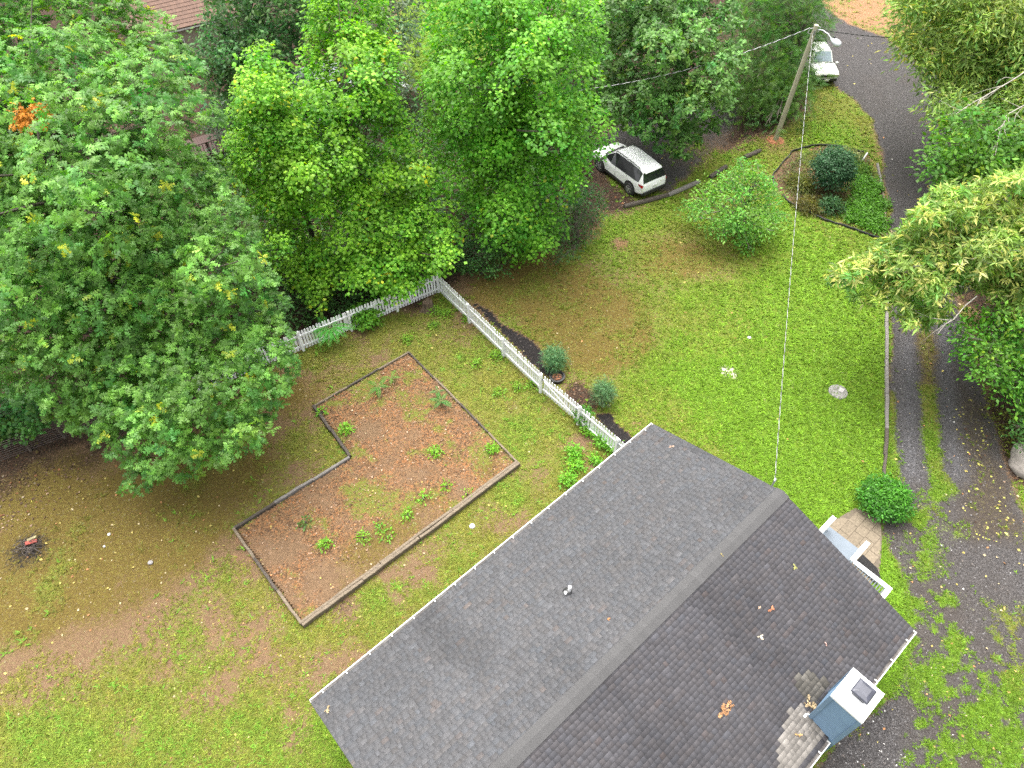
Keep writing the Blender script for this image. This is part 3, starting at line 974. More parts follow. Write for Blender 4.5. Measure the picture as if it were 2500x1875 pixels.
# ridge vent and ridge cap pieces
rv = MB()
for s in (-1, 1):
    rv.add([(XE0 + .3, -HW / 2, HE + HR + .035), (XE1 - .3, -HW / 2, HE + HR + .035), (XE1 - .3, -HW / 2 + s * .2, HE + HR - .2 * math.tan(ang) + .035), (XE0 + .3, -HW / 2 + s * .2, HE + HR - .2 * math.tan(ang) + .035),
            (XE0 + .3, -HW / 2 + s * .2, HE + HR - .2 * math.tan(ang) - .01), (XE1 - .3, -HW / 2 + s * .2, HE + HR - .2 * math.tan(ang) - .01)], [(0, 1, 2, 3), (3, 2, 5, 4)])
rv.build('ridge_vent', M_BLACK, roof)
cx_ = XE1
k_ = 0
while cx_ > XE0 + .1:
    w = .2
    a, bq = cx_, max(cx_ - w * 1.25, XE0)
    cb = MB()
    hgt = HE + HR + .045
    d_ = .245
    dz = d_ * math.tan(ang)
    lo_ = .012
    vs = []
    for xx, hh in ((a, lo_), (bq, 0.0)):
        vs += [(xx, -HW / 2 + d_, hgt - dz + hh), (xx, -HW / 2, hgt + hh), (xx, -HW / 2 - d_, hgt - dz + hh), (xx, -HW / 2 + d_, hgt - dz - .012), (xx, -HW / 2, hgt - .012), (xx, -HW / 2 - d_, hgt - dz - .012)]
    cb.add(vs, [(0, 1, 7, 6), (1, 2, 8, 7), (0, 3, 4, 1), (1, 4, 5, 2), (0, 6, 9, 3), (2, 5, 11, 8)])
    me = cb.mesh('ridge_cap', M_SHINGLE)
    b = .068 * np.exp(rng.normal(0, .03))
    at = me.attributes.new('col', 'FLOAT_COLOR', 'POINT')
    at.data.foreach_set('color', np.tile(np.array([b * 1.02, b, b * 1.0, 1], np.float32), len(me.vertices)))
    link('ridge_cap', me, roof)
    cx_ -= w


def gutter(xa, xb, y, s, z):
    gobj = MB()
    # open trough: back, bottom, front with rolled lip
    w = .115
    prof = [(0, 0), (0, -.10), (s * .02, -.105), (s * w, -.105), (s * (w + .012), -.03), (s * (w + .012), .0), (s * (w - .008), .0), (s * (w - .008), -.028), (s * (w - .014), -.095), (s * .012, -.095), (s * .012, 0)]
    vs = [(xa, y + p[0], z + p[1]) for p in prof] + [(xb, y + p[0], z + p[1]) for p in prof]
    n = len(prof)
    gobj.add(vs, [(i, (i + 1) % n, n + (i + 1) % n, n + i) for i in range(n)])
    for xx in (xa, xb):
        gobj.box((xx, y + s * w / 2, z - .05), (.006, w + .03, .11))
    g = gobj.build('gutter', M_WHITE, house)
    nb = int(abs(xb - xa) / .85)
    hb = MB(); hb.box((0, 0, 0), (.035, w + .02, .012)); hme = hb.mesh('hanger', M_WHITE)
    for i in range(nb):
        link('hanger', hme, g, (xa + (xb - xa) * (i + .5) / nb, y + s * w / 2, z + .004))
    bb = MB()
    bb.box(((xa + xb) / 2, y + s * w * .5, z - .088), (abs(xb - xa) - .02, w - .03, .008))
    bb.build('trough_dirt', plain('gutter_dirt', (.07, .06, .055), (.16, .15, .14), .9, 3), g)


gutter(XE0 + .02, XE1 - .02, .004, 1, HE + .0)
gutter(-3.66, XE1 - .02, -HW - .004, -1, HE + .0)
gutter(XE0 + .02, -4.84, -HW - .004, -1, HE + .0)
# vent pipe
vy = -2.9
vz = HE + HR * (-vy) / (HW / 2)
vp = MB(); vp.tube([(-7.52, vy, vz - .05), (-7.52, vy, vz + .34)], .055, 12)
vpo = vp.build('vent_pipe', M_PVC, roof, smooth=.7)
vb = MB(); vb.tube([(-7.66, vy + .01, vz - .05), (-7.68, vy + .02, vz + .13)], .05, 12); vb.build('pipe_stub', M_PVC, vpo, smooth=.7)
fl = MB(); fl.lathe((-7.56, vy, vz - .02), [(.2, -.02), (.17, .02), (.09, .09), (.07, .11)], 14)
fl.build('pipe_boot', M_BLACK, vpo, smooth=.7)
# chimney
chim = MB()
cxa, cxb, cya, cyb, cz = -4.74, -3.74, -10.14, -10.99, 5.36
lap_wall(chim, (cxa, cyb), (cxa, cya), .05, cz, (-1, 0), .10, lap=.032)
lap_wall(chim, (cxb, cya), (cxb, cyb), .05, cz, (1, 0), .10, lap=.032)
lap_wall(chim, (cxb, cyb), (cxa, cyb), .05, cz, (0, -1), .10, lap=.032)
lap_wall(chim, (cxa, cya), (cxb, cya), .05, cz, (0, 1), .10, lap=.032)
chimney = chim.build('chimney', M_SIDING, house)
for (x_, y_) in ((cxa, cyb), (cxa, cya), (cxb, cyb), (cxb, cya)):
    cbx = MB(); cbx.box((x_, y_, cz / 2 + .02), (.11, .11, cz - .06)); cbx.build('corner_board', M_SIDING, chimney)
cp = MB()
m_ = .05
cp.add([(cxa - m_, cyb - m_, cz - .02), (cxb + m_, cyb - m_, cz - .02), (cxb + m_, cya + m_, cz - .02), (cxa - m_, cya + m_, cz - .02),
        (cxa - m_, cyb - m_, cz + .07), (cxb + m_, cyb - m_, cz + .07), (cxb + m_, cya + m_, cz + .07), (cxa - m_, cya + m_, cz + .07), ((cxa + cxb) / 2, (cya + cyb) / 2, cz + .11)],
       [(0, 1, 2, 3), (0, 4, 5, 1), (1, 5, 6, 2), (2, 6, 7, 3), (3, 7, 4, 0), (4, 8, 5), (5, 8, 6), (6, 8, 7), (7, 8, 4)])
cp.build('chimney_cap', M_WHITE, chimney)
fx, fy = -4.17, -10.60
fc = MB()
hw_ = .235
fc.box((fx, fy, cz + .17), (.36, .36, .2))
ca = [(hw_, .27), (hw_ + .02, .32), (hw_ * .97, .36), (hw_ * .55, .40)]
vs = []
for r_, h_ in ca:
    vs += [(fx - r_, fy - r_, cz + h_), (fx + r_, fy - r_, cz + h_), (fx + r_, fy + r_, cz + h_), (fx - r_, fy + r_, cz + h_)]
fs = [(0, 3, 2, 1)]
for i in range(3):
    for k in range(4):
        a = i * 4 + k; b = i * 4 + (k + 1) % 4
        fs.append((a, b, b + 4, a + 4))
fs.append((12, 13, 14, 15))
fc.add(vs, fs)
fc.build('flue_cover', plain('black_painted_steel', (.03, .032, .045), (.05, .052, .07), .4, 4, spec=.6), chimney, bevel=.012)
# flashing bits where the gutter and roof meet the chase
fl = MB(); fl.box((cxa - .12, cya + .12, HE + .26), (.12, .06, .05)); fl.box((cxa - .02, cya + .03, HE + .23), (.02, .16, .10))
fl.build('step_flashing', M_WHITE, chimney)

# porch (part of the house)
DK = .42
pd = MB()
pd.box((.9, -8.15, DK - .06), (2.2, 3.0, .12))
pd.box((2.58, -7.42, DK - .06), (1.15, 1.36, .12))
M_DECK = plain('pale_blue_grey_deck_paint', (.140, .165, .195), (.12, .145, .172), .7, 3)
porch = pd.build('porch', M_DECK, house)
pskirt = MB(); pskirt.box((.9, -8.15, .17), (2.1, 2.9, .33)); pskirt.box((2.56, -7.42, .17), (1.1, 1.28, .33)); pskirt.build('porch_skirt', M_WHITE, porch)
for yy, xa, xb in ((-6.76, 1.7, 3.02), (-8.19, 1.9, 3.02)):
    r_ = MB(); r_.beam((xa, yy, 1.33), (xb, yy, 1.30), .17, .05); r_.build('hand_rail', M_WHITE, porch)
    for xp in (xa + .08, xb - .08):
        q_ = MB(); q_.box((xp, yy, .85), (.09, .09, .90)); q_.build('post', M_WHITE, porch)
    for k in range(7):
        q_ = MB(); q_.box((xa + .2 + (xb - xa - .4) * k / 6, yy, .86), (.035, .035, .86)); q_.build('baluster', M_WHITE, porch)
r_ = MB(); r_.beam((1.93, -8.27, 1.335), (1.93, -9.74, 1.335), .17, .05); r_.build('hand_rail', M_WHITE, porch)
r_ = MB(); r_.beam((1.845, -9.66, 1.338), (.1, -9.66, 1.338), .17, .05); r_.build('hand_rail', M_WHITE, porch)
r_ = MB(); r_.beam((1.93, -8.27, .55), (1.93, -9.66, .55), .06, .05); r_.build('bottom_rail', M_WHITE, porch)
q_ = MB(); q_.box((1.93, -9.66, .86), (.11, .11, .92)); q_.build('post', M_WHITE, porch)
for k in range(12):
    q_ = MB(); q_.box((1.93, -8.36 - k * .108, .93), (.04, .04, .78)); q_.build('baluster', M_WHITE, porch)
for k in range(10):
    q_ = MB(); q_.box((1.7 - k * .16, -9.66, .93), (.04, .04, .78)); q_.build('baluster', M_WHITE, porch)
# gable service mast
sm = MB(); sm.tube([(.03, -4.98, 4.5), (.06, -4.98, 4.95)], .03, 8); sm.tube([(.06, -4.98, 4.95), (.12, -4.96, 5.0), (.16, -4.94, 4.93)], .04, 8)
mast = sm.build('service_mast', M_STEEL, house, smooth=.8)

# things leaning on the eave side: pale gas tank
p_ = MB()
pts = [(-.85, 0, .75), (-.8, 0, .75), (-.7, 0, .75), (.7, 0, .75), (.8, 0, .75), (.85, 0, .75)]
p_.tube(pts, [.12, .26, .36, .36, .26, .12], 18)
tankw = h2w([(-5.35, .40, 0)])[0]
tank = empty('gas_tank', tankw, TH, 'pale grey rounded gas tank lying under the left eave', 'gas tank')
p_.build('shell', plain('tank_paint', (.62, .66, .68), (.52, .56, .58), .4, 3), tank, smooth=.9)
for s in (-.5, .5):
    q_ = MB(); q_.box((s, 0, .2), (.1, .5, .42)); q_.build('leg', M_STEEL, tank)
q_ = MB(); q_.lathe((0, 0, 1.08), [(.12, 0), (.12, .12), (.09, .16)], 14); q_.build('valve_cover', M_STEEL, tank, smooth=.7)

# ================================================================== PATIO
patio = MB()
PAT = [(3.3, -6.60), (4.95, -6.98), (5.30, -7.9), (4.45, -8.45), (3.62, -8.9), (3.05, -9.15), (2.2, -9.15), (2.2, -6.6)]
patio.add([(x, y, -.05) for x, y in PAT] + [(x, y, .015) for x, y in PAT], [tuple(range(8, 16)), *[(i, (i + 1) % 8, 8 + (i + 1) % 8, 8 + i) for i in range(8)]])
po = patio.build('patio', plain('patio_bedding', (.125, .10, .07), (.095, .075, .055), .95, 8), None)
po.matrix_world = HM
tag(po, 'tan paved patio beside the porch', None, None, 'structure')
PATn = np.array(PAT)
M_PAVER = attr_mat('paver', .9, .2, .22, 14, .3)
row = 0
y = -9.2
while y < -6.55:
    hh = .42
    x = 2.2 + (0.0 if row % 2 else -.22)
    while x < 5.4:
        ww = random.choice([.45, .6, .75])
        bm = bmesh.new()
        g = .007
        c4 = [(x + g, y + g), (x + ww - g, y + g), (x + ww - g, y + hh - g), (x + g, y + hh - g)]
        # clip to the patio outline (shrink corners that fall outside are dropped)
        mid = (x + ww / 2, y + hh / 2)
        ins = [sdf(np.array([q[0]]), np.array([q[1]]), PATn)[0] for q in c4]
        if sdf(np.array([mid[0]]), np.array([mid[1]]), PATn)[0] < -.02:
            pts = []
            for q, d in zip(c4, ins):
                k = 1.0
                while k > .05 and sdf(np.array([mid[0] + (q[0] - mid[0]) * k]), np.array([mid[1] + (q[1] - mid[1]) * k]), PATn)[0] > -.005: k -= .08
                pts.append((mid[0] + (q[0] - mid[0]) * k, mid[1] + (q[1] - mid[1]) * k))
            h0 = .035 + rng.uniform(-.005, .006)
            mb = MB()
            mb.add([(a, b, .012) for a, b in pts] + [(a, b, h0 + rng.uniform(-.002, .002)) for a, b in pts], [(4, 5, 6, 7), (0, 1, 5, 4), (1, 2, 6, 5), (2, 3, 7, 6), (3, 0, 4, 7)])
            me = mb.mesh('paving_slab', M_PAVER)
            b = np.exp(rng.normal(0, .05)) * .88
            at = me.attributes.new('col', 'FLOAT_COLOR', 'POINT')
            at.data.foreach_set('color', np.tile(np.array([.185 * b, .150 * b, .108 * b, 1], np.float32), len(me.vertices)))
            link('paving_slab', me, po)
        bm.free()
        x += ww
    y += hh; row += 1
# black planting strip in front of the porch rail
mw = [h2w([(x, y, .02)])[0] for x, y in ((2.72, -8.28), (3.32, -8.28), (3.22, -8.95), (2.98, -9.25), (2.6, -9.3))]
ms = MB(); ms.add([tuple(p) for p in mw] + [(p[0], p[1], .07) for p in mw], [tuple(range(5, 10)), *[(i, (i + 1) % 5, 5 + (i + 1) % 5, 5 + i) for i in range(5)]])
tag(ms.build('porch_mulch', plain('black_mulch', (.022, .02, .02), (.012, .011, .011), .95, 30, bump=.8)), 'black mulch strip below the porch rail', None, None, 'structure')

# ================================================================== PICKET FENCE
PKH, PKW, PKT = 1.27, .102, .02
pk = MB()
hw_ = PKW / 2
outl = [(-hw_, .06), (hw_, .06), (hw_, PKH - .05), (hw_ * .45, PKH), (-hw_ * .45, PKH), (-hw_, PKH - .05)]
pk.add([(x, -PKT / 2, z) for x, z in outl] + [(x, PKT / 2, z) for x, z in outl], [tuple(range(6)), tuple(range(11, 5, -1)), *[(i, (i + 1) % 6, 6 + (i + 1) % 6, 6 + i) for i in range(6)]])
PK_ME = pk.mesh('picket', M_WHITEWOOD)
ps = MB(); ps.box((0, 0, .64), (.11, .11, 1.38)); ps.add([(-.06, -.06, 1.33), (.06, -.06, 1.33), (.06, .06, 1.33), (-.06, .06, 1.33), (0, 0, 1.38)], [(0, 1, 4), (1, 2, 4), (2, 3, 4), (3, 0, 4), (3, 2, 1, 0)])
PS_ME = ps.mesh('post', M_WHITEWOOD)
INSIDE = np.array([-6.0, 18.0])     # the yard the rails face
fence = empty('picket_fence', onground(949.5, 628), 0, 'white picket fence around the rear yard corner', 'fence')
FO = np.array(fence.location)


def fence_bay(root, a, b, end=True, step=.148, rails=True, post=True):
    a = np.array(a[:2]); b = np.array(b[:2])
    d = b - a; L = np.linalg.norm(d); d = d / L
    n = np.array([-d[1], d[0]])
    if (INSIDE - (a + b) / 2) @ n < 0: n = -n
    ry = math.atan2(d[1], d[0])
    ro = np.array(root.location)
    if post:
        pp = a + n * .075
        link('post', PS_ME, root, (pp[0] - ro[0], pp[1] - ro[1], gzp(*pp) - ro[2]), (rng.normal(0, .012), rng.normal(0, .012), ry))
    za, zb2 = gzp(*a), gzp(*b)
    for zr in (.30, .98):
        r = MB()
        o1 = np.append(a + n * .031, za + zr) - ro; o2 = np.append(b + n * .031, zb2 + zr) - ro
        r.beam(o1, o2, .04, .088)
        r.build('rail', M_WHITEWOOD, root)
    m = int(L / step)
    for i in range(m):
        t = (i + .5) / m
        q = a + d * L * t
        z = za + (zb2 - za) * t
        link('picket', PK_ME, root, (q[0] - ro[0], q[1] - ro[1], z - ro[2] + rng.normal(0, .008)), (rng.normal(0, .008), rng.normal(0, .012), ry))


fc_ = onground(949.5, 631.6); f2 = onground(1016.7, 696.8); f3 = onground(1090, 769); fg1 = onground(1169.8, 846.4); fg2 = onground(1251, 915.8); fpe = onground(1330, 983.8)
fence_bay(fence, fc_, f2); fence_bay(fence, f2, f3); fence_bay(fence, f3, fg1)
d_ = (fpe - fg2); fend = fpe + d_ / np.linalg.norm(d_) * 1.2
fence_bay(fence, fg2, fpe); fence_bay(fence, fpe, fend)
l2 = onground(857.5, 670.7); l3 = onground(758.6, 712.5)
dl = (l3 - l2); dl[2] = 0
fence_bay(fence, fc_, l2, post=False); fence_bay(fence, l2, l3)
prev = l3
for i in range(3):
    nx = prev + dl * 1.0
    fence_bay(fence, prev, nx); prev = nx
gp_ = fg1 + (fg2 - fg1) / np.linalg.norm(fg2 - fg1) * 0.02
link('post', PS_ME, fence, (fg1[0] - FO[0] - .05, fg1[1] - FO[1] - .06, gzp(*fg1[:2]) - FO[2]), (0, 0, -.85))
gate = empty('picket_gate', (fg1[0], fg1[1], gzp(*fg1[:2])), 0, 'white picket gate with a diagonal brace between two conifers', 'gate')
gd = (fg2 - fg1); gd[2] = 0; gL = np.linalg.norm(gd); gdn = gd / gL
fence_bay(gate, fg1 + gdn * .12, fg2 - gdn * .10, post=False, step=.15)
nrm = np.array([-gdn[1], gdn[0], 0])
if (INSIDE - fg1[:2]) @ nrm[:2] < 0: nrm = -nrm
br = MB(); br.beam(gdn * .2 + nrm * .06 + np.array([0, 0, .96]), gdn * (gL - .2) + nrm * .06 + np.array([0, 0, .32]), .03, .085); br.build('brace', M_WHITEWOOD, gate)
for zr in (.30, .98):
    hg = MB(); hg.box(gdn * (gL - .14) + nrm * .065 + np.array([0, 0, zr]), (.16, .02, .03), Matrix.Rotation(math.atan2(gdn[1], gdn[0]), 3, 'Z')); hg.build('hinge', M_BLACK, gate)
la = MB(); la.box(gdn * .12 + nrm * .065 + np.array([0, 0, 1.0]), (.12, .02, .04), Matrix.Rotation(math.atan2(gdn[1], gdn[0]), 3, 'Z')); la.build('latch', M_BLACK, gate)

# ================================================================== RAISED BED
BC = np.array([P(x, y, .0)[:2] for x, y in BED_C])
bed = empty('garden_bed', (BC[0][0], BC[0][1], 0), 0, 'L shaped raised garden bed edged with weathered timbers', 'garden bed')
b0 = np.array([BC[0][0], BC[0][1], 0])
bn = MB()
# soil sheet of the bed with its own relief
xs = np.arange(BC[:, 0].min() - .2, BC[:, 0].max() + .2, .1); ys = np.arange(BC[:, 1].min() - .2, BC[:, 1].max() + .2, .1)
soil = sheet('soil', xs, ys, lambda X, Y, L: .07 + (fbm(X, Y, .8, 15, 4) - .5) * .08, lambda X, Y, L: sdf(X, Y, BC) < -.03)
soil.data.transform(Matrix.Translation((-b0[0], -b0[1], 0)))
soil.parent = bed


def timber(root, a, b, w=.13, h=.16, z=.08, mat=None, off=0.0, name='timber'):
    a = np.array(a[:2]) - np.array(root.location)[:2]; b = np.array(b[:2]) - np.array(root.location)[:2]
    d = (b - a) / np.linalg.norm(b - a); n = np.array([-d[1], d[0]])
    a = a + n * off; b = b + n * off
    L = np.linalg.norm(b - a)
    nseg = 5
    t = MB()
    # slightly bowed, uneven beam
    rings = []
    for i in range(nseg + 1):
        q = a + d * L * i / nseg + n * rng.normal(0, .008)
        zz = z + rng.normal(0, .006)
        ww = w / 2 * rng.uniform(.93, 1.05); hh = h / 2
        ch = .018
        rings.append([(q[0] + n[0] * u, q[1] + n[1] * u, zz + v) for u, v in ((-ww, -hh), (ww, -hh), (ww, hh - ch), (ww - ch, hh), (-ww + ch, hh), (-ww, hh - ch))])
    vs = [p for r in rings for p in r]
    fs = []
    for i in range(nseg):
        for k in range(6):
            fs.append((i * 6 + k, i * 6 + (k + 1) % 6, (i + 1) * 6 + (k + 1) % 6, (i + 1) * 6 + k))
    fs += [(5, 4, 3, 2, 1, 0), tuple(range(nseg * 6, nseg * 6 + 6))]
    t.add(vs, fs)
    me = t.mesh(name, mat or M_TIMBER)
    return link(name, me, root)


def edge(root, a, b, n, mats, **kw):
    a = np.array(a[:2]); b = np.array(b[:2])
    for i in range(n):
        q1 = a + (b - a) * (i + .004) / n; q2 = a + (b - a) * (i + .996) / n
        j = rng.normal(0, .015, 2)
        timber(root, q1 + j, q2 + j, mat=mats[i % len(mats)], **kw)


edge(bed, BC[0], BC[1], 4, [M_TIMBER], w=.13, h=.24, z=.12, off=-.07)
edge(bed, BC[0], BC[1], 3, [M_TIMBER], w=.12, h=.19, z=.10, off=.09)
edge(bed, BC[1], BC[2], 4, [M_TIMBER, M_TIMBERD], w=.085, h=.14, z=.05)
edge(bed, BC[2], BC[3], 3, [M_TIMBER, M_TIMBERD], w=.09, h=.15, z=.06)
edge(bed, BC[3], BC[4], 2, [M_TIMBERD], w=.13, h=.20, z=.09)
edge(bed, BC[4], BC[5], 3, [M_TIMBERG, M_TIMBERG, M_TIMBERD], w=.12, h=.18, z=.09)
edge(bed, BC[5], BC[0], 3, [M_TIMBER, M_TIMBERD], w=.11, h=.22, z=.10)

# ================================================================== DRIVE EDGE TIMBERS
de_px = S2([(2141, 402), (2152, 455), (2159, 520), (2162, 600), (2163, 690), (2163.5, 790), (2164, 880), (2164, 965), (2163.5, 1050), (2160, 1115), (2156, 1178)])
dl_ = ['half buried grey border timber at the top of the flower bed', 'grey border timber along the upper flower bed', 'thin grey border timber along the middle of the flower bed', 'border timber beside the lower end of the flower bed',
       'border timber under the overhanging yellow flowering branches', 'border timber just below the overhanging yellow branches', 'long pale border timber between the lawn and the gravel tracks', 'pale border timber level with the round concrete lid',
       'dark broken border timber below the concrete lid', 'dark rotten border timber nearest the patio bush']
for i in range(10):
    a = onground(*de_px[i]); b = onground(*de_px[i + 1])
    root = empty('border_timber', (a[0], a[1], gzp(a[0], a[1])), 0, dl_[i], 'timber', 'timbers along the drive')
    m = M_TIMBERD if i >= 8 else (M_TIMBER if i in (1, 2) else M_TIMBERG)
    d = (b - a) * .99
    timber(root, a, a + d, w=.15 if 3 < i < 9 else .12, h=.16, z=.06, mat=m, name='beam')

# parking logs
lg = [((1348, 450), (1442, 424), M_TIMBERD, 'dark weathered parking log behind the white car'), ((1443, 424), (1510, 395), M_TIMBERG, 'pale split parking log right of the white car'), ((1533, 386), (1568, 362), M_TIMBERD, 'dark parking log half hidden by the small tree'), ((1608, 342), (1641, 328), M_TIMBERD, 'short dark log lying nearest the utility pole')]
for p1, p2, m, lab in lg:
    a = onground(*p1); b = onground(*p2)
    root = empty('parking_log', a, 0, lab, 'log', 'logs at the parking pad edge')
    t = MB()
    pts = [(a + (b - a) * k - a + np.array([0, 0, .10 + .01 * math.sin(9 * k)])) for k in np.linspace(0, 1, 6)]
    t.tube(pts, [.13, .145, .14, .15, .14, .13], 8)
    t.build('log', m, root, smooth=.6)

# ================================================================== FLOWER BED
ed = [P(*q) for q in FB_PX[:17]]
edging = empty('bed_edging', (ed[0][0], ed[0][1], 0), 0, 'black plastic edging curving around the flower bed', 'edging')
for nm, seg in (('edging_strip', ed[:9]), ('edging_strip', ed[9:17])):
    e = MB()
    q = [Vector((p[0] - ed[0][0], p[1] - ed[0][1], gzp(p[0], p[1]) + .05)) for p in seg]
    qq = []
    for i in range(len(q) - 1):
        for k in range(3): qq.append(q[i].lerp(q[i + 1], k / 3) + Vector((rng.normal(0, .02), rng.normal(0, .02), rng.normal(0, .01))))
    qq.append(q[-1])
    for i in range(len(qq) - 1): e.beam(qq[i], qq[i + 1], .05, .13)
    e.tube([v + Vector((0, 0, .07)) for v in qq], .032, 6)
    e.build(nm, M_BLACK, edging, smooth=.6)
st = empty('white_stake', onground((1850 + 1290 * .19286) / K, (330 + 370 * .19286) / K), 0, 'short white stake leaning in the flower bed', 'stake')
t = MB(); t.tube([(0, 0, 0), (.42, .40, .55)], .05, 8); t.build('pipe', M_PVC, st, smooth=.6)

# ================================================================== UTILITY POLE + CABLES
pb = onground(1675, 302); ptp = P(1764, 54, 7.35)
pole = empty('utility_pole', pb, 0, 'tall wooden utility pole with a curved street lamp arm', 'utility pole')
t = MB()
dv = ptp - pb
t.tube([dv * k + np.array([0, 0, -.2 * (k == 0)]) for k in np.linspace(0, 1, 7)], [.165, .158, .15, .143, .136, .13, .122], 12)
t.build('mast', M_POLE, pole, smooth=.7)
t = MB()
base = dv * .955
hd = P(1802, 77, 7.25) - pb
dirh = (hd - base); dirh[2] = 0
arm = [base, base + dirh * .15 + np.array([0, 0, .14]), base + dirh * .4 + np.array([0, 0, .22]), base + dirh * .7 + np.array([0, 0, .16]), base + dirh * .92 + np.array([0, 0, .02])]
t.tube(arm, .035, 8)
la_arm = t.build('lamp_arm', M_STEEL, pole, smooth=.8)
t = MB()
dn = dirh / np.linalg.norm(dirh)
c0 = base + dirh * .9
prof = [(.05, 0), (.10, .1), (.16, .25), (.19, .42), (.17, .58), (.08, .68)]
t.tube([c0 + dn * h + np.array([0, 0, -.12 * h]) for r, h in prof], [r for r, h in prof], 12)
hob = t.build('lamp_head', plain('lamp_grey', (.62, .64, .68), (.52, .54, .58), .35, 3), la_arm, smooth=.8)
t = MB(); t.lathe(c0 + dn * .18 + np.array([0, 0, .12]), [(.05, 0), (.05, .09), (.03, .1)], 10); t.build('photocell', M_BLACK, hob)
t = MB()
t.tube([dv * .93 + np.array([-.14, 0, 0]), dv * .93 + np.array([-.35, -.05, .1]), dv * .95 + np.array([-.3, .0, .18]), dv * .975 + np.array([-.12, 0, .0])], .022, 6)
t.tube([dv * .99 + np.array([.1, 0, 0]), dv * .985 + np.array([.3, .05, -.05]), dv * .95 + np.array([.22, .0, 0])], .018, 6)
t.build('wire_loop', plain('pale_wire', (.55, .55, .55), (.3, .3, .3), .5, 6), pole)
t = MB(); t.box(dv * .95 + np.array([-.02, -.13, 0]), (.1, .06, .22)); t.build('bracket', M_STEEL, pole)
t = MB(); t.lathe((0, 0, .0), [(.55, .005), (.4, .05), (.2, .10), (.16, .11)], 14)
tag(t.build('clay_mound', plain('red_clay', (.36, .15, .07), (.24, .09, .045), .95, 9, bump=.5), None, tuple(pb), None, smooth=1.2), 'ring of fresh red clay around the pole foot', None, None, 'structure')

M_CABD = plain('black_cable', (.03, .03, .03), (.02, .02, .02), .5, 4)
M_CABL = plain('bare_cable', (.50, .50, .49), (.36, .36, .36), .4, 4)


def cable(name, label, a, b, sag, r=.014, pitch=.62, dark=False):
    a = np.array(a, float); b = np.array(b, float)
    root = empty(name, a, 0, label, 'cable')
    L = np.linalg.norm(b - a)
    n = int(L / (pitch / 6))
    ks = np.linspace(0, 1, n)
    d = (b - a) / L
    s = np.cross(d, [0, 0, 1.0]); s /= np.linalg.norm(s); u = np.cross(s, d)
    for ph, m, nm in ((0, M_CABL if not dark else M_CABD, 'neutral_wire'), (math.pi, M_CABD, 'insulated_wire')):
        t = MB()
        pts = []
        for k in ks:
            c = (b - a) * k + np.array([0, 0, -4 * sag * k * (1 - k)])
            an = 2 * math.pi * k * L / pitch + ph
            pts.append(c + (s * math.cos(an) + u * math.sin(an)) * r)
        t.tube(pts, r, 4)
        t.build(nm, m, root, smooth=1.5)


ct = pb + dv * .94 + np.array([-.1, -.12, 0])
mastw = h2w([(.14, -4.95, 4.92)])[0]
cable('service_cable', 'twisted service cable running from the pole to the house gable', ct, mastw, .35, .0085)
cable('overhead_cable', 'pale overhead cable leaving the pole to the left', pb + dv * .965 + np.array([-.3, 0, .1]), P(1250, 195, 6.4), .5)
cable('overhead_cable', 'black overhead cable leaving the pole to the right', pb + dv * .965 + np.array([.2, 0, 0]), P(2330, 60, 6.6), .6, dark=True)

# ================================================================== CARS


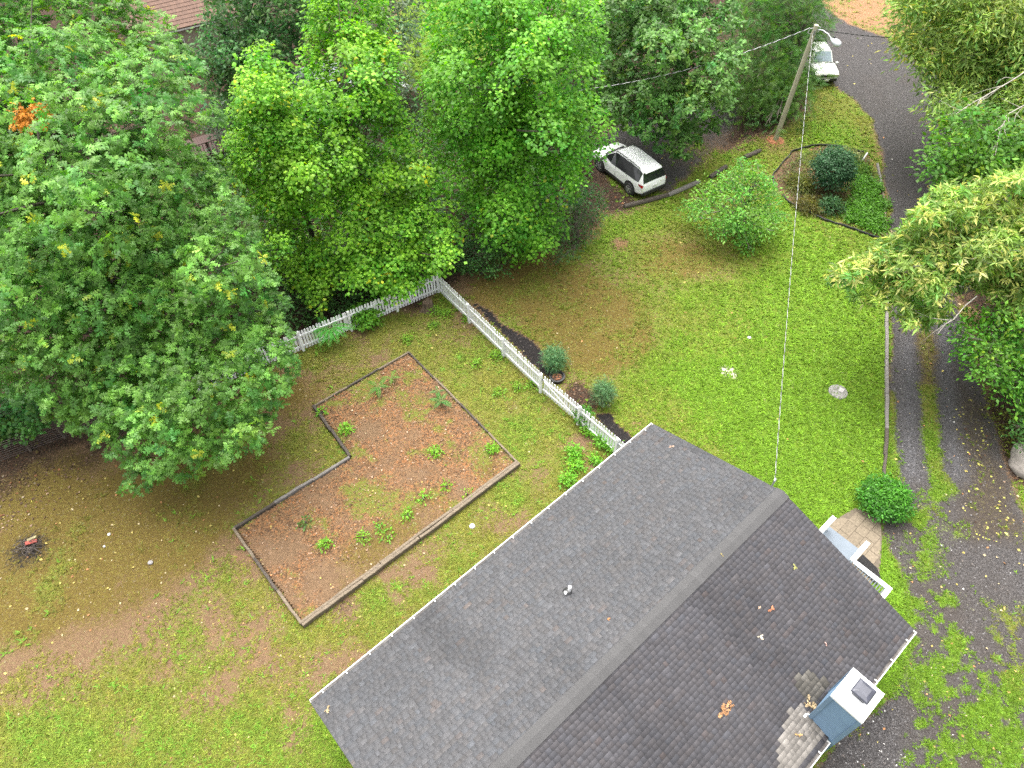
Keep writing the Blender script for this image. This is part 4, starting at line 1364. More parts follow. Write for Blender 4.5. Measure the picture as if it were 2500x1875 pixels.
def suv(name, label, loc, heading, scale, paint, glass_front, kind):
    root = empty(name, loc, heading, label, 'car')
    root.scale = (scale,) * 3
    W_ = .925
    if kind == 'new':
        st = [  # x, w, bottom, shoulder, belt, top half width, top edge z, top centre z
            (-2.30, .74, .45, .70, .92, .66, .95, .96), (-2.22, .86, .40, .78, 1.02, .78, 1.08, 1.10), (-1.93, .915, .32, .82, 1.08, .63, 1.56, 1.61), (-1.75, .92, .30, .82, 1.08, .62, 1.62, 1.66), (-1.0, .925, .28, .82, 1.06, .63, 1.66, 1.70),
            (0.0, .925, .28, .80, 1.03, .63, 1.65, 1.70), (.45, .925, .28, .80, 1.01, .60, 1.58, 1.63), (1.22, .92, .28, .80, .99, .74, 1.04, 1.08), (1.55, .915, .30, .80, .96, .74, .99, 1.05), (2.02, .89, .34, .76, .88, .68, .91, .96), (2.22, .80, .40, .66, .76, .58, .79, .82), (2.31, .62, .46, .58, .64, .48, .66, .67)]
        iw = (2, 6)
    else:
        st = [(-2.28, .74, .50, .72, .92, .68, .96, .97), (-2.2, .84, .46, .78, 1.0, .76, 1.06, 1.08), (-2.02, .86, .40, .82, 1.06, .66, 1.60, 1.66), (-1.75, .87, .36, .82, 1.06, .66, 1.67, 1.72), (-1.0, .87, .34, .82, 1.05, .66, 1.70, 1.74),
              (0.0, .87, .34, .82, 1.03, .66, 1.68, 1.73), (.4, .87, .34, .82, 1.02, .63, 1.62, 1.66), (.98, .87, .34, .82, 1.0, .72, 1.06, 1.10), (1.4, .865, .36, .82, .98, .74, 1.03, 1.07), (2.05, .85, .42, .80, .92, .72, .96, 1.0), (2.2, .80, .46, .70, .84, .66, .87, .90), (2.27, .72, .5, .62, .74, .6, .76, .77)]
        iw = (2, 6)
    vs, fs = [], []
    rings = []
    for (x, w, zb_, zs, zbelt, tw, te, tc) in st:
        half = [(w * .86, zb_), (w * .99, zb_ + .12), (w, zs), (w * .975, zbelt), (tw, te), (tw * .62, (te + tc * 2) / 3), (0, tc)]
        ring = [(x, y, z) for y, z in half] + [(x, -y, z) for y, z in half[-2::-1]]
        rings.append(ring)
    n = len(rings[0])
    for r in rings: vs += r
    for i in range(len(rings) - 1):
        for k in range(n - 1):
            fs.append((i * n + k, (i + 1) * n + k, (i + 1) * n + k + 1, i * n + k + 1))
        fs.append((i * n + n - 1, (i + 1) * n + n - 1, (i + 1) * n, i * n))
    fs.append(tuple(range(n))); fs.append(tuple(range((len(rings) - 1) * n, len(rings) * n))[::-1])
    mb = MB(); mb.add(vs, fs)
    body = mb.build('body', paint, root, smooth=.55, bevel=.0)

    def quad_panel(nm, corners, mat, off=.012, inset=.10, parent=root):
        c = [Vector(p) for p in corners]
        mid = sum(c, Vector()) / len(c)
        nn = (c[1] - c[0]).cross(c[-1] - c[0]).normalized()
        if nn.dot(mid - Vector((0, 0, .8))) < 0: nn = -nn
        q = [p + (mid - p) * inset + nn * off for p in c]
        m = MB()
        k = len(q)
        m.add([tuple(p) for p in q] + [tuple(p - nn * .03) for p in q], [tuple(range(k)), *[(i, k + i, k + (i + 1) % k, (i + 1) % k) for i in range(k)]])
        return m.build(nm, mat, parent)

    R_ = lambda i, k: rings[i][k]
    # windscreen and rear window (a facet either side of the centre joined as one pane)
    for nm, i, j, g in (('windscreen', 6, 7, glass_front), ('rear_window', 2, 1, M_GLASSD)):
        a, b, c, d = Vector(R_(i, 4)), Vector(R_(i, 8)), Vector(R_(j, 8)), Vector(R_(j, 4))
        m = MB()
        nn = (b - a).cross(d - a).normalized()
        if nn.z < 0: nn = -nn
        ins = .06 if nm == 'windscreen' else .0
        lo = .10 if nm == 'windscreen' else .02
        pts = [a.lerp(b, ins).lerp(d.lerp(c, ins), .06), Vector(R_(i, 6)).lerp(Vector(R_(j, 6)), .06), b.lerp(a, ins).lerp(c.lerp(d, ins), .06), c.lerp(d, ins).lerp(b.lerp(a, ins), lo), Vector(R_(j, 6)).lerp(Vector(R_(i, 6)), lo), d.lerp(c, ins).lerp(a.lerp(b, ins), lo)]
        pts = [p + nn * .022 for p in pts]
        m.add([tuple(p) for p in pts] + [tuple(p - nn * .05) for p in pts], [(0, 1, 4, 5), (1, 2, 3, 4), *[(q, 6 + q, 6 + (q + 1) % 6, (q + 1) % 6) for q in range(6)]])
        m.build(nm, g, root, smooth=.5)
    for s in (0, 1):
        ky = (3, 4) if s == 0 else (9, 8)
        for (i, j, ins) in ((2, 3, .04), (3, 4, .0), (4, 5, .0), (5, 6, .0), (6, 7, .06)):
            quad_panel('side_window', [R_(i, ky[0]), R_(j, ky[0]), R_(j, ky[1]), R_(i, ky[1])], M_GLASSD, .010, ins)
    sgn = (1, -1)
    wr = .355 if kind == 'new' else .35
    for x in (-1.32, 1.38):
        for s in sgn:
            w_ = W_ if kind == 'new' else .87
            ar = MB(); ar.lathe((x, s * (w_ - .03), wr + .03), [(.05, -.05 * s), (wr + .10, -.05 * s), (wr + .10, .045 * s), (wr + .03, .05 * s)], 22, 'y'); ar.build('wheel_arch', M_BLACK, root, smooth=.6)
            wh = MB(); wh.lathe((0, 0, 0), [(wr * .62, -.11), (wr * .93, -.11), (wr, -.07), (wr, .07), (wr * .93, .11), (wr * .62, .11)], 24, 'y')
            wo = wh.build('wheel', plain('tyre', (.022, .022, .022), (.03, .03, .03), .85, 9), root, (x, s * (w_ - .045), wr), smooth=.7)
            rm = MB(); rm.lathe((0, s * .095, 0), [(wr * .64, 0), (wr * .64, s * .02), (wr * .56, s * .02), (wr * .54, 0)], 22, 'y')
            for q in range(5):
                an = q * 2 * math.pi / 5
                rm.beam((0, s * .105, 0), (math.cos(an) * wr * .58, s * .112, math.sin(an) * wr * .58), .075, .03, (0, 1, 0))
            rm.lathe((0, s * .1, 0), [(.06, 0), (.06, s * .03)], 10, 'y')
            rm.build('rim', plain('alloy', (.45, .45, .46), (.38, .38, .39), .35, 4, metal=.6), wo, smooth=.6)
    # trim
    for s in sgn:
        cl = MB(); w_ = W_ if kind == 'new' else .87
        cl.box((.03, s * (w_ - .035), .34), (1.95, .10, .16)); cl.build('sill_trim', M_BLACK, root)
        mi = MB(); mi.box((1.02, s * (w_ + .10), 1.06), (.14, .20, .13)); mi.build('mirror', paint if kind != 'new' else M_BLACK, root, bevel=.03)
        rr = MB(); rr.tube([(-1.65, s * .60, 1.665), (-1.55, s * .60, 1.72), (.0, s * .60, 1.735), (.32, s * .585, 1.69), (.4, s * .58, 1.63)], .024, 6); rr.build('roof_rail', M_BLACK, root, smooth=.8)
        # lamps
        tl = MB()
        if kind == 'new':
            tl.add([(-2.285, s * .36, .98), (-2.25, s * .84, 1.02), (-1.98, s * .925, 1.05), (-2.0, s * .92, .94), (-2.245, s * .87, .86), (-2.31, s * .42, .90)], [(0, 1, 4, 5), (1, 2, 3, 4)])
        else:
            tl.box((-2.2, s * .80, .98), (.14, .13, .3))
        tl.build('tail_light', plain('red_lens', (.45, .01, .015), (.3, .008, .01), .2, 5), root)
        hl = MB()
        if kind == 'new': hl.add([(2.24, s * .50, .80), (2.05, s * .88, .86), (1.9, s * .905, .88), (1.98, s * .90, .76), (2.12, s * .86, .74), (2.28, s * .50, .72)], [(0, 1, 4, 5), (1, 2, 3, 4)])
        else: hl.box((2.21, s * .66, .80), (.12, .30, .16))
        hl.build('headlight', plain('lamp_lens', (.66, .62, .50), (.56, .52, .42), .15, 5), root, bevel=.02)
    bp = MB(); bp.box((-2.29, 0, .50), (.16, 1.52, .22)); bp.box((-2.2, 0, .46), (.2, 1.7, .16)); bp.build('rear_bumper', M_BLACK, root, bevel=.03)
    bp = MB(); bp.box((2.24, 0, .50), (.16, 1.46, .2)); bp.build('front_bumper', M_BLACK if kind != 'new' else paint, root, bevel=.03)
    gr = MB(); gr.box((2.285 if kind == 'new' else 2.27, 0, .66 if kind == 'new' else .78), (.03, .9 if kind == 'new' else .95, .16)); gr.build('grille', M_BLACK, root)
    lp = MB(); lp.box((-2.335 if kind == 'new' else 2.335, 0, .80 if kind == 'new' else .52), (.02, .32, .15)); lp.build('licence_plate', M_WHITE, root)
    # door seams, cowl and wipers
    for x in (-.95, .02, 1.02):
        for s in sgn:
            w_ = W_ if kind == 'new' else .87
            se = MB(); se.beam((x, s * (w_ + .002), .45), (x, s * (w_ * .98 + .003), 1.02), .012, .008, (1, 0, 0)); se.build('door_seam', M_BLACK, root)
    wi = MB(); cwx = st[7][0]
    wi.beam((cwx + .02, -.66, 1.075), (cwx + .02, .66, 1.075), .13, .04); wi.build('cowl', M_BLACK, root)
    wp = MB(); wp.beam((cwx - .05, -.5, 1.13), (cwx - .12, .1, 1.19), .03, .025); wp.beam((cwx - .05, .02, 1.14), (cwx - .12, .6, 1.17), .03, .025); wp.build('wiper', M_BLACK, root)
    if kind == 'new':
        sp = MB(); sp.add([(-1.9, -.6, 1.64), (-1.9, .6, 1.64), (-2.08, .56, 1.6), (-2.08, -.56, 1.6), (-1.9, -.6, 1.58), (-1.9, .6, 1.58), (-2.08, .56, 1.57), (-2.08, -.56, 1.57)], [(0, 1, 2, 3), (4, 7, 6, 5), (2, 1, 5, 6), (3, 2, 6, 7), (0, 3, 7, 4)])
        sp.build('spoiler', paint, root)
    else:
        rk = MB()
        for x in (-1.7, -1.3, -.9): rk.beam((x, -.58, 1.80), (x, .58, 1.80), .04, .03)
        for s in (-.58, .58): rk.beam((-1.8, s, 1.84), (-.8, s, 1.84), .04, .10)
        rk.beam((-1.8, -.58, 1.84), (-1.8, .58, 1.84), .04, .10); rk.beam((-.8, -.58, 1.84), (-.8, .58, 1.84), .04, .10)
        rk.box((-1.3, 0, 1.795), (1.0, 1.12, .02))
        rk.build('roof_basket', M_BLACK, root)
    return root


M_CARW = plain('white_car_paint', (.84, .84, .84), (.81, .81, .81), .4, 2, coat=.15)
M_CARS = plain('silver_car_paint', (.62, .63, .58), (.55, .56, .52), .3, 2, coat=.4)
hx, hy = -.53, .85
rear_w = np.array([7.22, 35.75]); front_w = np.array([5.70, 38.18])
hv = (front_w - rear_w); hv /= np.linalg.norm(hv)
rt = np.array([hv[1], -hv[0]])
cc_ = (rear_w + front_w) / 2 + rt * .90
suv('white_suv', 'clean white car with dark glass on the leafy parking pad', (cc_[0], cc_[1], gzp(*cc_)), math.atan2(hv[1], hv[0]), 1.06, M_CARW, M_GLASSD, 'new')
fcar = P(2012 / K, 203 / K, .3)
suv('silver_suv', 'older silver car with roof basket parked beside the gravel road', (fcar[0] + .05, fcar[1] + 2.35, gzp(22, 49)), math.radians(-90 + 1.5), 1.0, M_CARS, M_GLASSL, 'old')

# ================================================================== TREES
OAK_POLY = [(-330, -260), (240, -260), (290, -40), (300, 5), (380, 32), (381, 85), (416, 105), (441, 150), (426, 200), (472, 222), (461, 266), (408, 306), (451, 346), (515, 396), (516, 426), (562, 455), (560, 541), (600, 590), (628, 645), (612, 695), (648, 755), (642, 830), (612, 870), (592, 930), (560, 985), (500, 1005), (440, 1035), (340, 1050), (275, 1080), (245, 1045), (275, 1005), (205, 955), (150, 940), (105, 895), (40, 865), (-330, 850)]
make_tree('oak_tree', 'huge spreading oak with lobed leaves filling the left side', None, OAK_POLY, (330, 765), 16.5, 3.2, T_OAK, .235, 42, 1.3, 1.55, 8, (.074, .182, .030), (.38, .42, .03), .030, .17, .42, M_BARK, .4, M_LEAFG, 1.0, 1.2, whorl=True, up=.9, droop=.35, jit=.32, sprigR=1.3, lit_top_col=(.135, .275, .044))
make_tree('young_tree', 'narrow pyramid shaped yellow green tree behind the fence beside the oak', 'yellow green trees behind the fence', [(556, 52), (590, 110), (640, 190), (660, 260), (690, 330), (720, 470), (735, 580), (720, 650), (690, 668), (655, 640), (620, 600), (570, 560), (545, 480), (515, 420), (478, 330), (490, 270), (505, 200), (525, 120)], (690, 570), 12.4, 1.2, T_BROAD, .175, 36, .80, 4.2, 10, (.105, .262, .022), (.40, .42, .02), .02, .15, .16, M_BARK, .5, None, .9, .6, up=1.1, jit=.34, lit_top_col=(.235, .43, .032))
make_tree('young_tree', 'tall broad yellow green tree centred behind the fence', 'yellow green trees behind the fence', [(690, -160), (790, -160), (830, -20), (850, 90), (880, 140), (850, 200), (895, 260), (905, 330), (955, 390), (985, 460), (1010, 520), (980, 580), (930, 600), (895, 640), (840, 655), (780, 655), (740, 600), (715, 520), (700, 420), (690, 300), (655, 250), (645, 180), (655, 80), (680, -40)], (810, 560), 14.8, 1.0, T_BROAD, .18, 38, .90, 4.0, 10, (.103, .258, .022), (.42, .40, .015), .018, .15, .2, M_BARK, .5, None, .9, .6, up=1.1, jit=.34, lit_top_col=(.225, .42, .032))
make_tree('maple_tree', 'tall mid green maple with its crown over the lawn corner behind the white car', None, [(905, -120), (1290, -120), (1300, 60), (1310, 120), (1290, 190), (1312, 250), (1325, 270), (1328, 300), (1316, 330), (1278, 350), (1262, 400), (1225, 450), (1210, 520), (1170, 560), (1110, 582), (1080, 540), (1040, 530), (1010, 490), (960, 420), (915, 350), (910, 270), (905, 190), (930, 110), (915, 40)], (1100, 505), 13.8, 1.5, T_BROAD, .18, 39, 1.0, 3.0, 10, (.090, .245, .022), (.30, .36, .02), .010, .16, .26, M_BARK, .55, None, .9, .7, up=1.0, jit=.36, lit_top_col=(.165, .365, .030))
make_tree('broadleaf_tree', 'dark green broadleaf tree above the white car', None, [(1290, -120), (1560, -120), (1600, 20), (1620, 120), (1590, 200), (1570, 280), (1520, 300), (1495, 350), (1440, 345), (1400, 310), (1340, 285), (1295, 250), (1285, 180), (1280, 90)], (1440, 250), 10.6, 2.2, T_OVAL, .27, 32, 1.1, 2.2, 8, (.068, .155, .030), (.20, .27, .03), .03, .2, .25, M_BARK, .6, M_LEAFG, .9, .7, whorl=True, sprigR=1.2, jit=.4, lit_top_col=(.105, .215, .05))
make_tree('hemlock_tree', 'dark feathery hemlock left of the silver car', None, [(1600, -120), (1790, -120), (1778, 20), (1772, 60), (1745, 110), (1748, 180), (1738, 235), (1690, 255), (1668, 272), (1640, 285), (1600, 240), (1560, 230), (1590, 140), (1600, 40)], (1690, 205), 7.8, .5, T_SPRAY, .60, 30, 1.0, 2.0, 6, (.060, .140, .026), (.12, .21, .03), .08, .2, .2, M_BARK, .6, None, .9, .5, up=.5, droop=.6)
make_tree('small_tree', 'small spreading light green tree on the lawn beside the parking logs', None, [(1600, 340), (1640, 345), (1665, 380), (1690, 430), (1703, 480), (1680, 515), (1640, 520), (1632, 545), (1600, 550), (1585, 520), (1540, 512), (1510, 485), (1468, 475), (1470, 440), (1500, 425), (1505, 398), (1535, 385), (1570, 365)], (1592, 500), 4.2, .5, T_OVAL, .17, 28, .55, 3.4, 11, (.115, .265, .040), (.19, .34, .06), .1, .16, .09, M_BARKPALE, .5, None, .95, .3)
make_tree('locust_tree', 'tall pale feathery tree with bare twigs at the top right', None, [(1960, -160), (2520, -160), (2520, 400), (2350, 420), (2212, 330), (2130, 330), (2080, 280), (2015, 250), (2010, 180), (1985, 140), (1940, 110), (1950, 50), (1935, 30)], (2200, 260), 11.5, 1.6, T_LANCE, .36, 33, 1.15, 2.1, 12, (.155, .255, .055), (.38, .36, .07), .12, .2, .3, M_BARKPALE, .5, None, .9, .8, up=.7, droop=.6, jit=.5, lit_top_col=(.27, .36, .10))
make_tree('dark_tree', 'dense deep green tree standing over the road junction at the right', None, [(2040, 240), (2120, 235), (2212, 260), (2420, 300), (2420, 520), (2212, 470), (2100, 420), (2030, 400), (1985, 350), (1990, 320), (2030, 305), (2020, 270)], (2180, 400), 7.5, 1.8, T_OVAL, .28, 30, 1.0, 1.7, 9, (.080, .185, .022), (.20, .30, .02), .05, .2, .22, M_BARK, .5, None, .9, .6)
make_tree('chestnut_tree', 'yellow flowering chestnut overhanging the gravel drive', None, [(1785, 612), (1800, 575), (1860, 555), (1900, 520), (1950, 490), (1985, 440), (2030, 400), (2110, 385), (2212, 370), (2460, 360), (2460, 720), (2330, 730), (2212, 700), (2130, 640), (2080, 610), (2050, 650), (2045, 690), (2000, 715), (1940, 705), (1925, 660), (1880, 665), (1850, 650), (1830, 620)], (2175, 640), 9.5, 4.0, T_LANCE, .32, 27, .8, 3.6, 9, (.120, .225, .040), (.60, .58, .17), .34, .18, .25, M_BARKPALE, .55, None, .9, .5, whorl=True, up=.9, droop=.35, sprigR=1.0, lit_top_col=(.24, .33, .075))
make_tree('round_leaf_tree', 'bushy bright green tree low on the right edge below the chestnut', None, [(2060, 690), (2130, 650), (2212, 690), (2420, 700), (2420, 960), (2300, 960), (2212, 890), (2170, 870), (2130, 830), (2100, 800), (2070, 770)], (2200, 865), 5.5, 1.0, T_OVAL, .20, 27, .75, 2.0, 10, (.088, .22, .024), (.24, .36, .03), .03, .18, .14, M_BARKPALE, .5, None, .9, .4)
make_tree('understory_bush', 'dark evergreen bush at the right edge beside the boulder', None, [(2185, 905), (2212, 890), (2380, 900), (2380, 990), (2230, 985), (2190, 960)], (2250, 960), 2.2, .5, T_OVAL, .14, 24, .55, 2.2, 11, (.055, .16, .035), None, 0, .18, .08, M_BARK, .4, None, .9, .2, cat='bush')
# darker trees behind
make_tree('background_tree', 'dark green tree between the oak and the pyramid tree at the top', 'trees beyond the fence', [(430, -150), (700, -150), (700, 60), (660, 150), (640, 220), (590, 210), (520, 240), (455, 250), (425, 180), (415, 100), (440, 40)], (560, 150), 10, 2, T_OVAL, .30, 33, 1.1, 1.4, 9, (.055, .135, .036), (.10, .17, .05), .05, .2, .25, M_BARK, .5, None, .9, .6)
make_tree('background_tree', 'grey green tree at the top right of the tall yellow green tree', 'trees beyond the fence', [(790, -120), (890, -120), (915, -30), (905, 60), (885, 130), (905, 200), (890, 230), (840, 210), (800, 100)], (850, 170), 8, 1.5, T_OVAL, .27, 30, .9, 1.3, 9, (.085, .145, .06), (.15, .18, .05), .05, .22, .2, M_BARK, .5, M_LEAFG, .9, .5, lit_top_col=(.13, .17, .10))
make_tree('background_tree', 'small dark tree in the gap above the brown deck', 'trees beyond the fence', [(440, 225), (500, 215), (505, 300), (520, 330), (470, 345), (430, 320), (450, 290)], (480, 330), 4.5, 1, T_OVAL, .2, 26, .7, .9, 9, (.045, .085, .04), (.10, .13, .08), .1, .2, .12, M_BARK, .5, None, .9, .3)
make_tree('background_tree', 'leafy tree filling the space between the maple and the dark broadleaf', 'trees beyond the fence', [(1180, -150), (1420, -150), (1390, 20), (1340, 120), (1300, 190), (1240, 150), (1200, 40)], (1310, 130), 9, 2, T_OVAL, .28, 32, 1.0, 1.4, 9, (.070, .18, .030), (.14, .22, .04), .05, .2, .2, M_BARK, .5, None, .9, .6)
make_tree('understory_bush', 'dark bush below the maple beside the white car', 'bushes under the trees', [(1225, 400), (1275, 385), (1310, 410), (1305, 470), (1280, 520), (1240, 560), (1190, 580), (1180, 540), (1210, 480)], (1245, 535), 2.6, .5, T_OVAL, .14, 24, .6, 2.2, 11, (.05, .12, .028), None, 0, .18, .07, M_BARK, .4, None, .9, .2, cat='bush')
make_tree('understory_bush', 'low dark bush behind the fence corner post', 'bushes under the trees', [(985, 520), (1050, 500), (1100, 540), (1110, 585), (1060, 600), (1010, 595), (970, 575)], (1040, 590), 2.0, .4, T_OVAL, .14, 24, .55, 2.2, 11, (.055, .14, .03), None, 0, .18, .07, M_BARK, .4, None, .9, .2, cat='bush')
make_tree('understory_bush', 'leafy green undergrowth bush beyond the wire fence at the left edge', 'bushes under the trees', [(-120, 860), (60, 845), (120, 870), (128, 905), (95, 925), (60, 945), (20, 955), (-120, 965)], (40, 930), 2.6, .4, T_MAPLE, .16, 27, .7, 2.2, 11, (.06, .16, .035), None, 0, .18, .08, M_BARK, .4, None, .9, .2, cat='bush')
make_tree('understory_bush', 'shaded bush in the gap between the oak and the yellow green trees', 'bushes under the trees', [(560, 460), (620, 450), (660, 560), (640, 620), (600, 600), (570, 540)], (620, 620), 3.0, .6, T_MAPLE, .16, 27, .7, 2.0, 10, (.065, .145, .03), None, 0, .18, .08, M_BARK, .4, None, .9, .2, cat='bush')

# ================================================================== SHRUBS AND PLANTS


def bush(name, label, cat, loc, rx, h, n, T, size, col, group=None, nl=10, lift=.0, alt=None, altf=0.0, var=.18, mat=None, shape=1.0, stem=True, up=.8, whorl=False, zlo=-.35, droop=.25, sprigR=1.8, lit_top_col=None, rmin=.55):
    loc = np.array(loc, float)
    root = empty(name, loc, 0, label, cat, group)
    d = rand_dirs(n, zlo)
    rr = rng.uniform(rmin, 1.0, n)
    zc = lift + h * .5
    p = d * rr[:, None] * np.array([rx, rx, h * .5])
    lump = 1 + .25 * (vnoise(d[:, 0] * 3 + 9, d[:, 1] * 3 + d[:, 2] * 2, 1.0, int(rng.integers(999))) - .5)
    if shape != 1.0:
        tt = np.clip((p[:, 2] / (h * .5) + 1) / 2, 0, 1)
        p[:, :2] *= (1 - (shape - 1) * tt ** 1.3)[:, None]
    p = p * lump[:, None] + np.array([0, 0, zc])
    c, ln, tip, sz, J = sprig_leaves(p, d, nl, size * sprigR, size, up, 1, droop, .45, whorl)
    lv = np.exp(rng.normal(0, var, len(c)))
    v = (np.exp(rng.normal(0, var, n))[J] * lv)[:, None]
    hue = rng.normal(0, .1, (n, 1))[J]
    cc = np.array(col)[None] * v * np.concatenate([1 + hue, np.ones_like(hue), 1 - hue], 1)
    if alt is not None:
        pk_ = (rng.uniform(0, 1, n) < altf)[J]
        cc[pk_] = np.array(alt)[None] * lv[pk_][:, None]
    if lit_top_col is not None:
        hi = np.clip(d[:, 2], 0, 1)[J][:, None]  # foliage colour lightens upwards, top light painted in
        cc = cc * (1 - hi) + np.array(lit_top_col)[None] * v * hi
    c[:, 2] = np.maximum(c[:, 2], .02)
    V, F, Cc = leaves_arrays(c, ln, tip, sz, np.clip(cc, .004, .6), T)
    LEAFCOUNT[name] = LEAFCOUNT.get(name, 0) + len(F)
    link('foliage', fast_mesh('foliage', V, F, mat or M_LEAF, Cc), root)
    if stem:
        t = MB()
        for k in range(5):
            e = p[int(rng.integers(n))] * np.array([.8, .8, .85])
            t.tube([(0, 0, -.05), e * .5 + rng.normal(0, .03, 3), e], [.03, .02, .006], 5, False)
        t.build('stem', M_BARK, root)
    return root


# clipped dwarf conifers by the gate
bush('dwarf_conifer', 'round blue green dwarf conifer beside the black mulch strip', 'conifer', onground(1196, 795), .44, 1.05, 620, T_SPRAY, .17, (.075, .185, .075), 'dwarf conifers along the fence', 3, .1, up=.3, droop=-.2, var=.14, lit_top_col=(.13, .26, .11))
bush('dwarf_conifer', 'cone shaped half brown dwarf conifer nearer the house', 'conifer', onground(1300, 872), .50, 1.15, 680, T_SPRAY, .17, (.07, .155, .065), 'dwarf conifers along the fence', 3, .12, (.14, .10, .055), .28, up=.3, droop=-.2, var=.16, shape=1.55, lit_top_col=(.13, .26, .11))
bush('patio_bush', 'dense bright green bush at the patio corner by the drive', 'bush', onground(1903, 1092), 1.02, 1.15, 520, T_OVAL, .12, (.050, .185, .018), None, 9, .08, up=.7, var=.2, mat=M_LEAFG, lit_top_col=(.075, .235, .02))
bush('flower_bed_shrub', 'dark green rounded shrub standing in the flower bed', 'shrub', onground(1783, 412), 1.25, 2.5, 900, T_OVAL, .15, (.035, .095, .040), None, 8, .15, up=.5, var=.2, lit_top_col=(.055, .13, .055))
bush('flower_bed_perennial', 'low green perennial below the dark flower bed shrub', 'plant', onground(1790, 455), .55, .7, 130, T_LANCE, .2, (.055, .13, .045), None, 8, .05)
bush('flower_bed_perennial', 'yellowish mound of perennial left of the dark flower bed shrub', 'plant', onground(1728, 405), .75, .45, 120, T_LANCE, .24, (.13, .15, .03), None, 8, .03)
bush('flower_bed_perennial', 'dull olive mound of perennial near the lower bed edging', 'plant', onground(1745, 450), .7, .45, 120, T_LANCE, .22, (.12, .115, .025), None, 8, .03)
bush('flower_bed_perennial', 'pale variegated clump at the top of the flower bed', 'plant', onground(1822, 350), .9, .5, 150, T_LANCE, .26, (.14, .20, .06), None, 8, .03, (.34, .36, .15), .3)
bush('flower_bed_perennial', 'bright clump beside the white stake', 'plant', onground(1848, 372), .8, .5, 140, T_OVAL, .16, (.12, .22, .03), None, 8, .03)


def ground_cover(name, label, poly, n, T, size, col, h=.22, cat=None, tip=None):
    poly = G(poly)
    lo, hi = poly.min(0), poly.max(0)
    q = lo + rng.uniform(0, 1, (n * 3, 2)) * (hi - lo)
    k = sdf(q[:, 0], q[:, 1], poly) + (fbm(q[:, 0], q[:, 1], .9, 33, 3) - .5) * 1.2 < -.05
    q = q[k][:n]
    z = gz(q[:, 0], q[:, 1]) + h * (.25 + .75 * fbm(q[:, 0], q[:, 1], .5, 35, 2) * rng.uniform(.6, 1.2, len(q)))
    p = np.stack([q[:, 0], q[:, 1], z], 1)
    d = norm(np.stack([rng.normal(0, .4, len(q)), rng.normal(0, .4, len(q)), np.ones(len(q))], 1))
    c, ln, tp, sz, J = sprig_leaves(p, d, 6, size * 1.4, size, .8, 1, .2, .4)
    v = (np.exp(rng.normal(0, .2, len(q)))[J] * np.exp(rng.normal(0, .18, len(c))))[:, None]
    cc = np.array(col)[None] * v
    V, F, Cc = leaves_arrays(c, ln, tp, sz, np.clip(cc, .004, .6), T)
    LEAFCOUNT[name] = LEAFCOUNT.get(name, 0) + len(F)
    o = link(name, fast_mesh(name, V, F, M_LEAF, Cc))
    return tag(o, label, cat, None, 'stuff')


ground_cover('bed_ground_cover', 'bright green ground cover spreading over the right half of the flower bed', Z([(1220, 560), (1420, 560), (1560, 620), (1600, 900), (1610, 1250), (1500, 1280), (1250, 1180), (1040, 1100), (1120, 1000), (1180, 980), (1190, 700)], 1850, 330, .19286), 1500, T_OVAL, .15, (.085, .22, .018), .4)
ground_cover('bed_undergrowth', 'mixed low growth and dead stems in the flower bed', Z([(620, 200), (1000, 170), (1300, 240), (1480, 420), (1520, 560), (1200, 560), (1180, 980), (1000, 1090), (700, 1000), (420, 850), (320, 560), (420, 300)], 1850, 330, .19286), 750, T_LANCE, .18, (.12, .145, .045), .22)
ground_cover('drive_edge_litter', 'leafy low growth under the trees at the right edge', [(2120, 880), (2150, 870), (2212, 900), (2240, 1000), (2190, 1000), (2150, 950)], 120, T_OVAL, .12, (.17, .19, .03), .12)


ground_cover('woodland_undergrowth', 'dark leafy undergrowth below the trees behind the fence', [(560, 790), (650, 725), (760, 690), (930, 615), (1020, 600), (1180, 545), (1260, 480), (1280, 380), (1290, 300), (1330, 200), (1100, 100), (980, 250), (700, 150), (450, 250), (420, 500)], 7500, T_OVAL, .22, (.05, .125, .028), 1.1)


def weed(px, py, r, label, col=(.19, .42, .035), T=T_OVAL, size=.12, n=26, h=None, group='weeds in the raised bed', cat='weed'):
    z0 = .1 if sdf(*[np.array([v]) for v in P(px, py)[:2]], BC)[0] < 0 else 0
    loc = onground(px, py, z0)
    return bush('weed_plant', label, cat, loc, r * .66, (h or r * .75), int(n * .62), T, size, col, group, 7, .02, var=.15, stem=True, zlo=-.1, up=1.0, rmin=.3)


weed(748, 932, .30, 'bright rounded weed near the inner corner of the raised bed', n=34)
weed(940, 980, .30, 'yellow green weed in the middle of the raised bed', n=30)
weed(1065, 975, .30, 'rounded weed near the right corner timber of the raised bed', n=34)
weed(966, 1053, .18, 'small weed low in the right half of the raised bed', n=14)
weed(916, 1078, .20, 'small light weed in the centre right of the bed', n=16)
weed(882, 1115, .22, 'weed left of the mossy patch in the bed', n=16)
weed(838, 1162, .22, 'tiny weed near the near long timber of the bed', n=14)
weed(786, 1165, .22, 'weed in the middle of the near half of the bed', n=18)
weed(706, 1180, .26, 'light green weed in the left half of the bed', n=22)
weed(662, 1132, .18, 'faint weed in the upper left of the near half of the bed', (.10, .19, .04), n=14)
weed(822, 1146, .16, 'smallest weed between two others near the bed centre', n=10)
weed(696, 895, .16, 'weed beside the left inner timber of the bed', n=14)
weed(1010, 1070, .14, 'little weed right of the bed centre', n=8)
lbl = ['weed clump at the foot of the house end of the fence', 'leafy weed clump between fence end and house gutter', 'tall leafy weed beside the house gutter', 'broad weed patch near the fence in front of the house', 'trailing weed patch halfway to the house gutter', 'bushy weed patch closest to the pale gas tank', 'weed growing against the last fence post by the house']
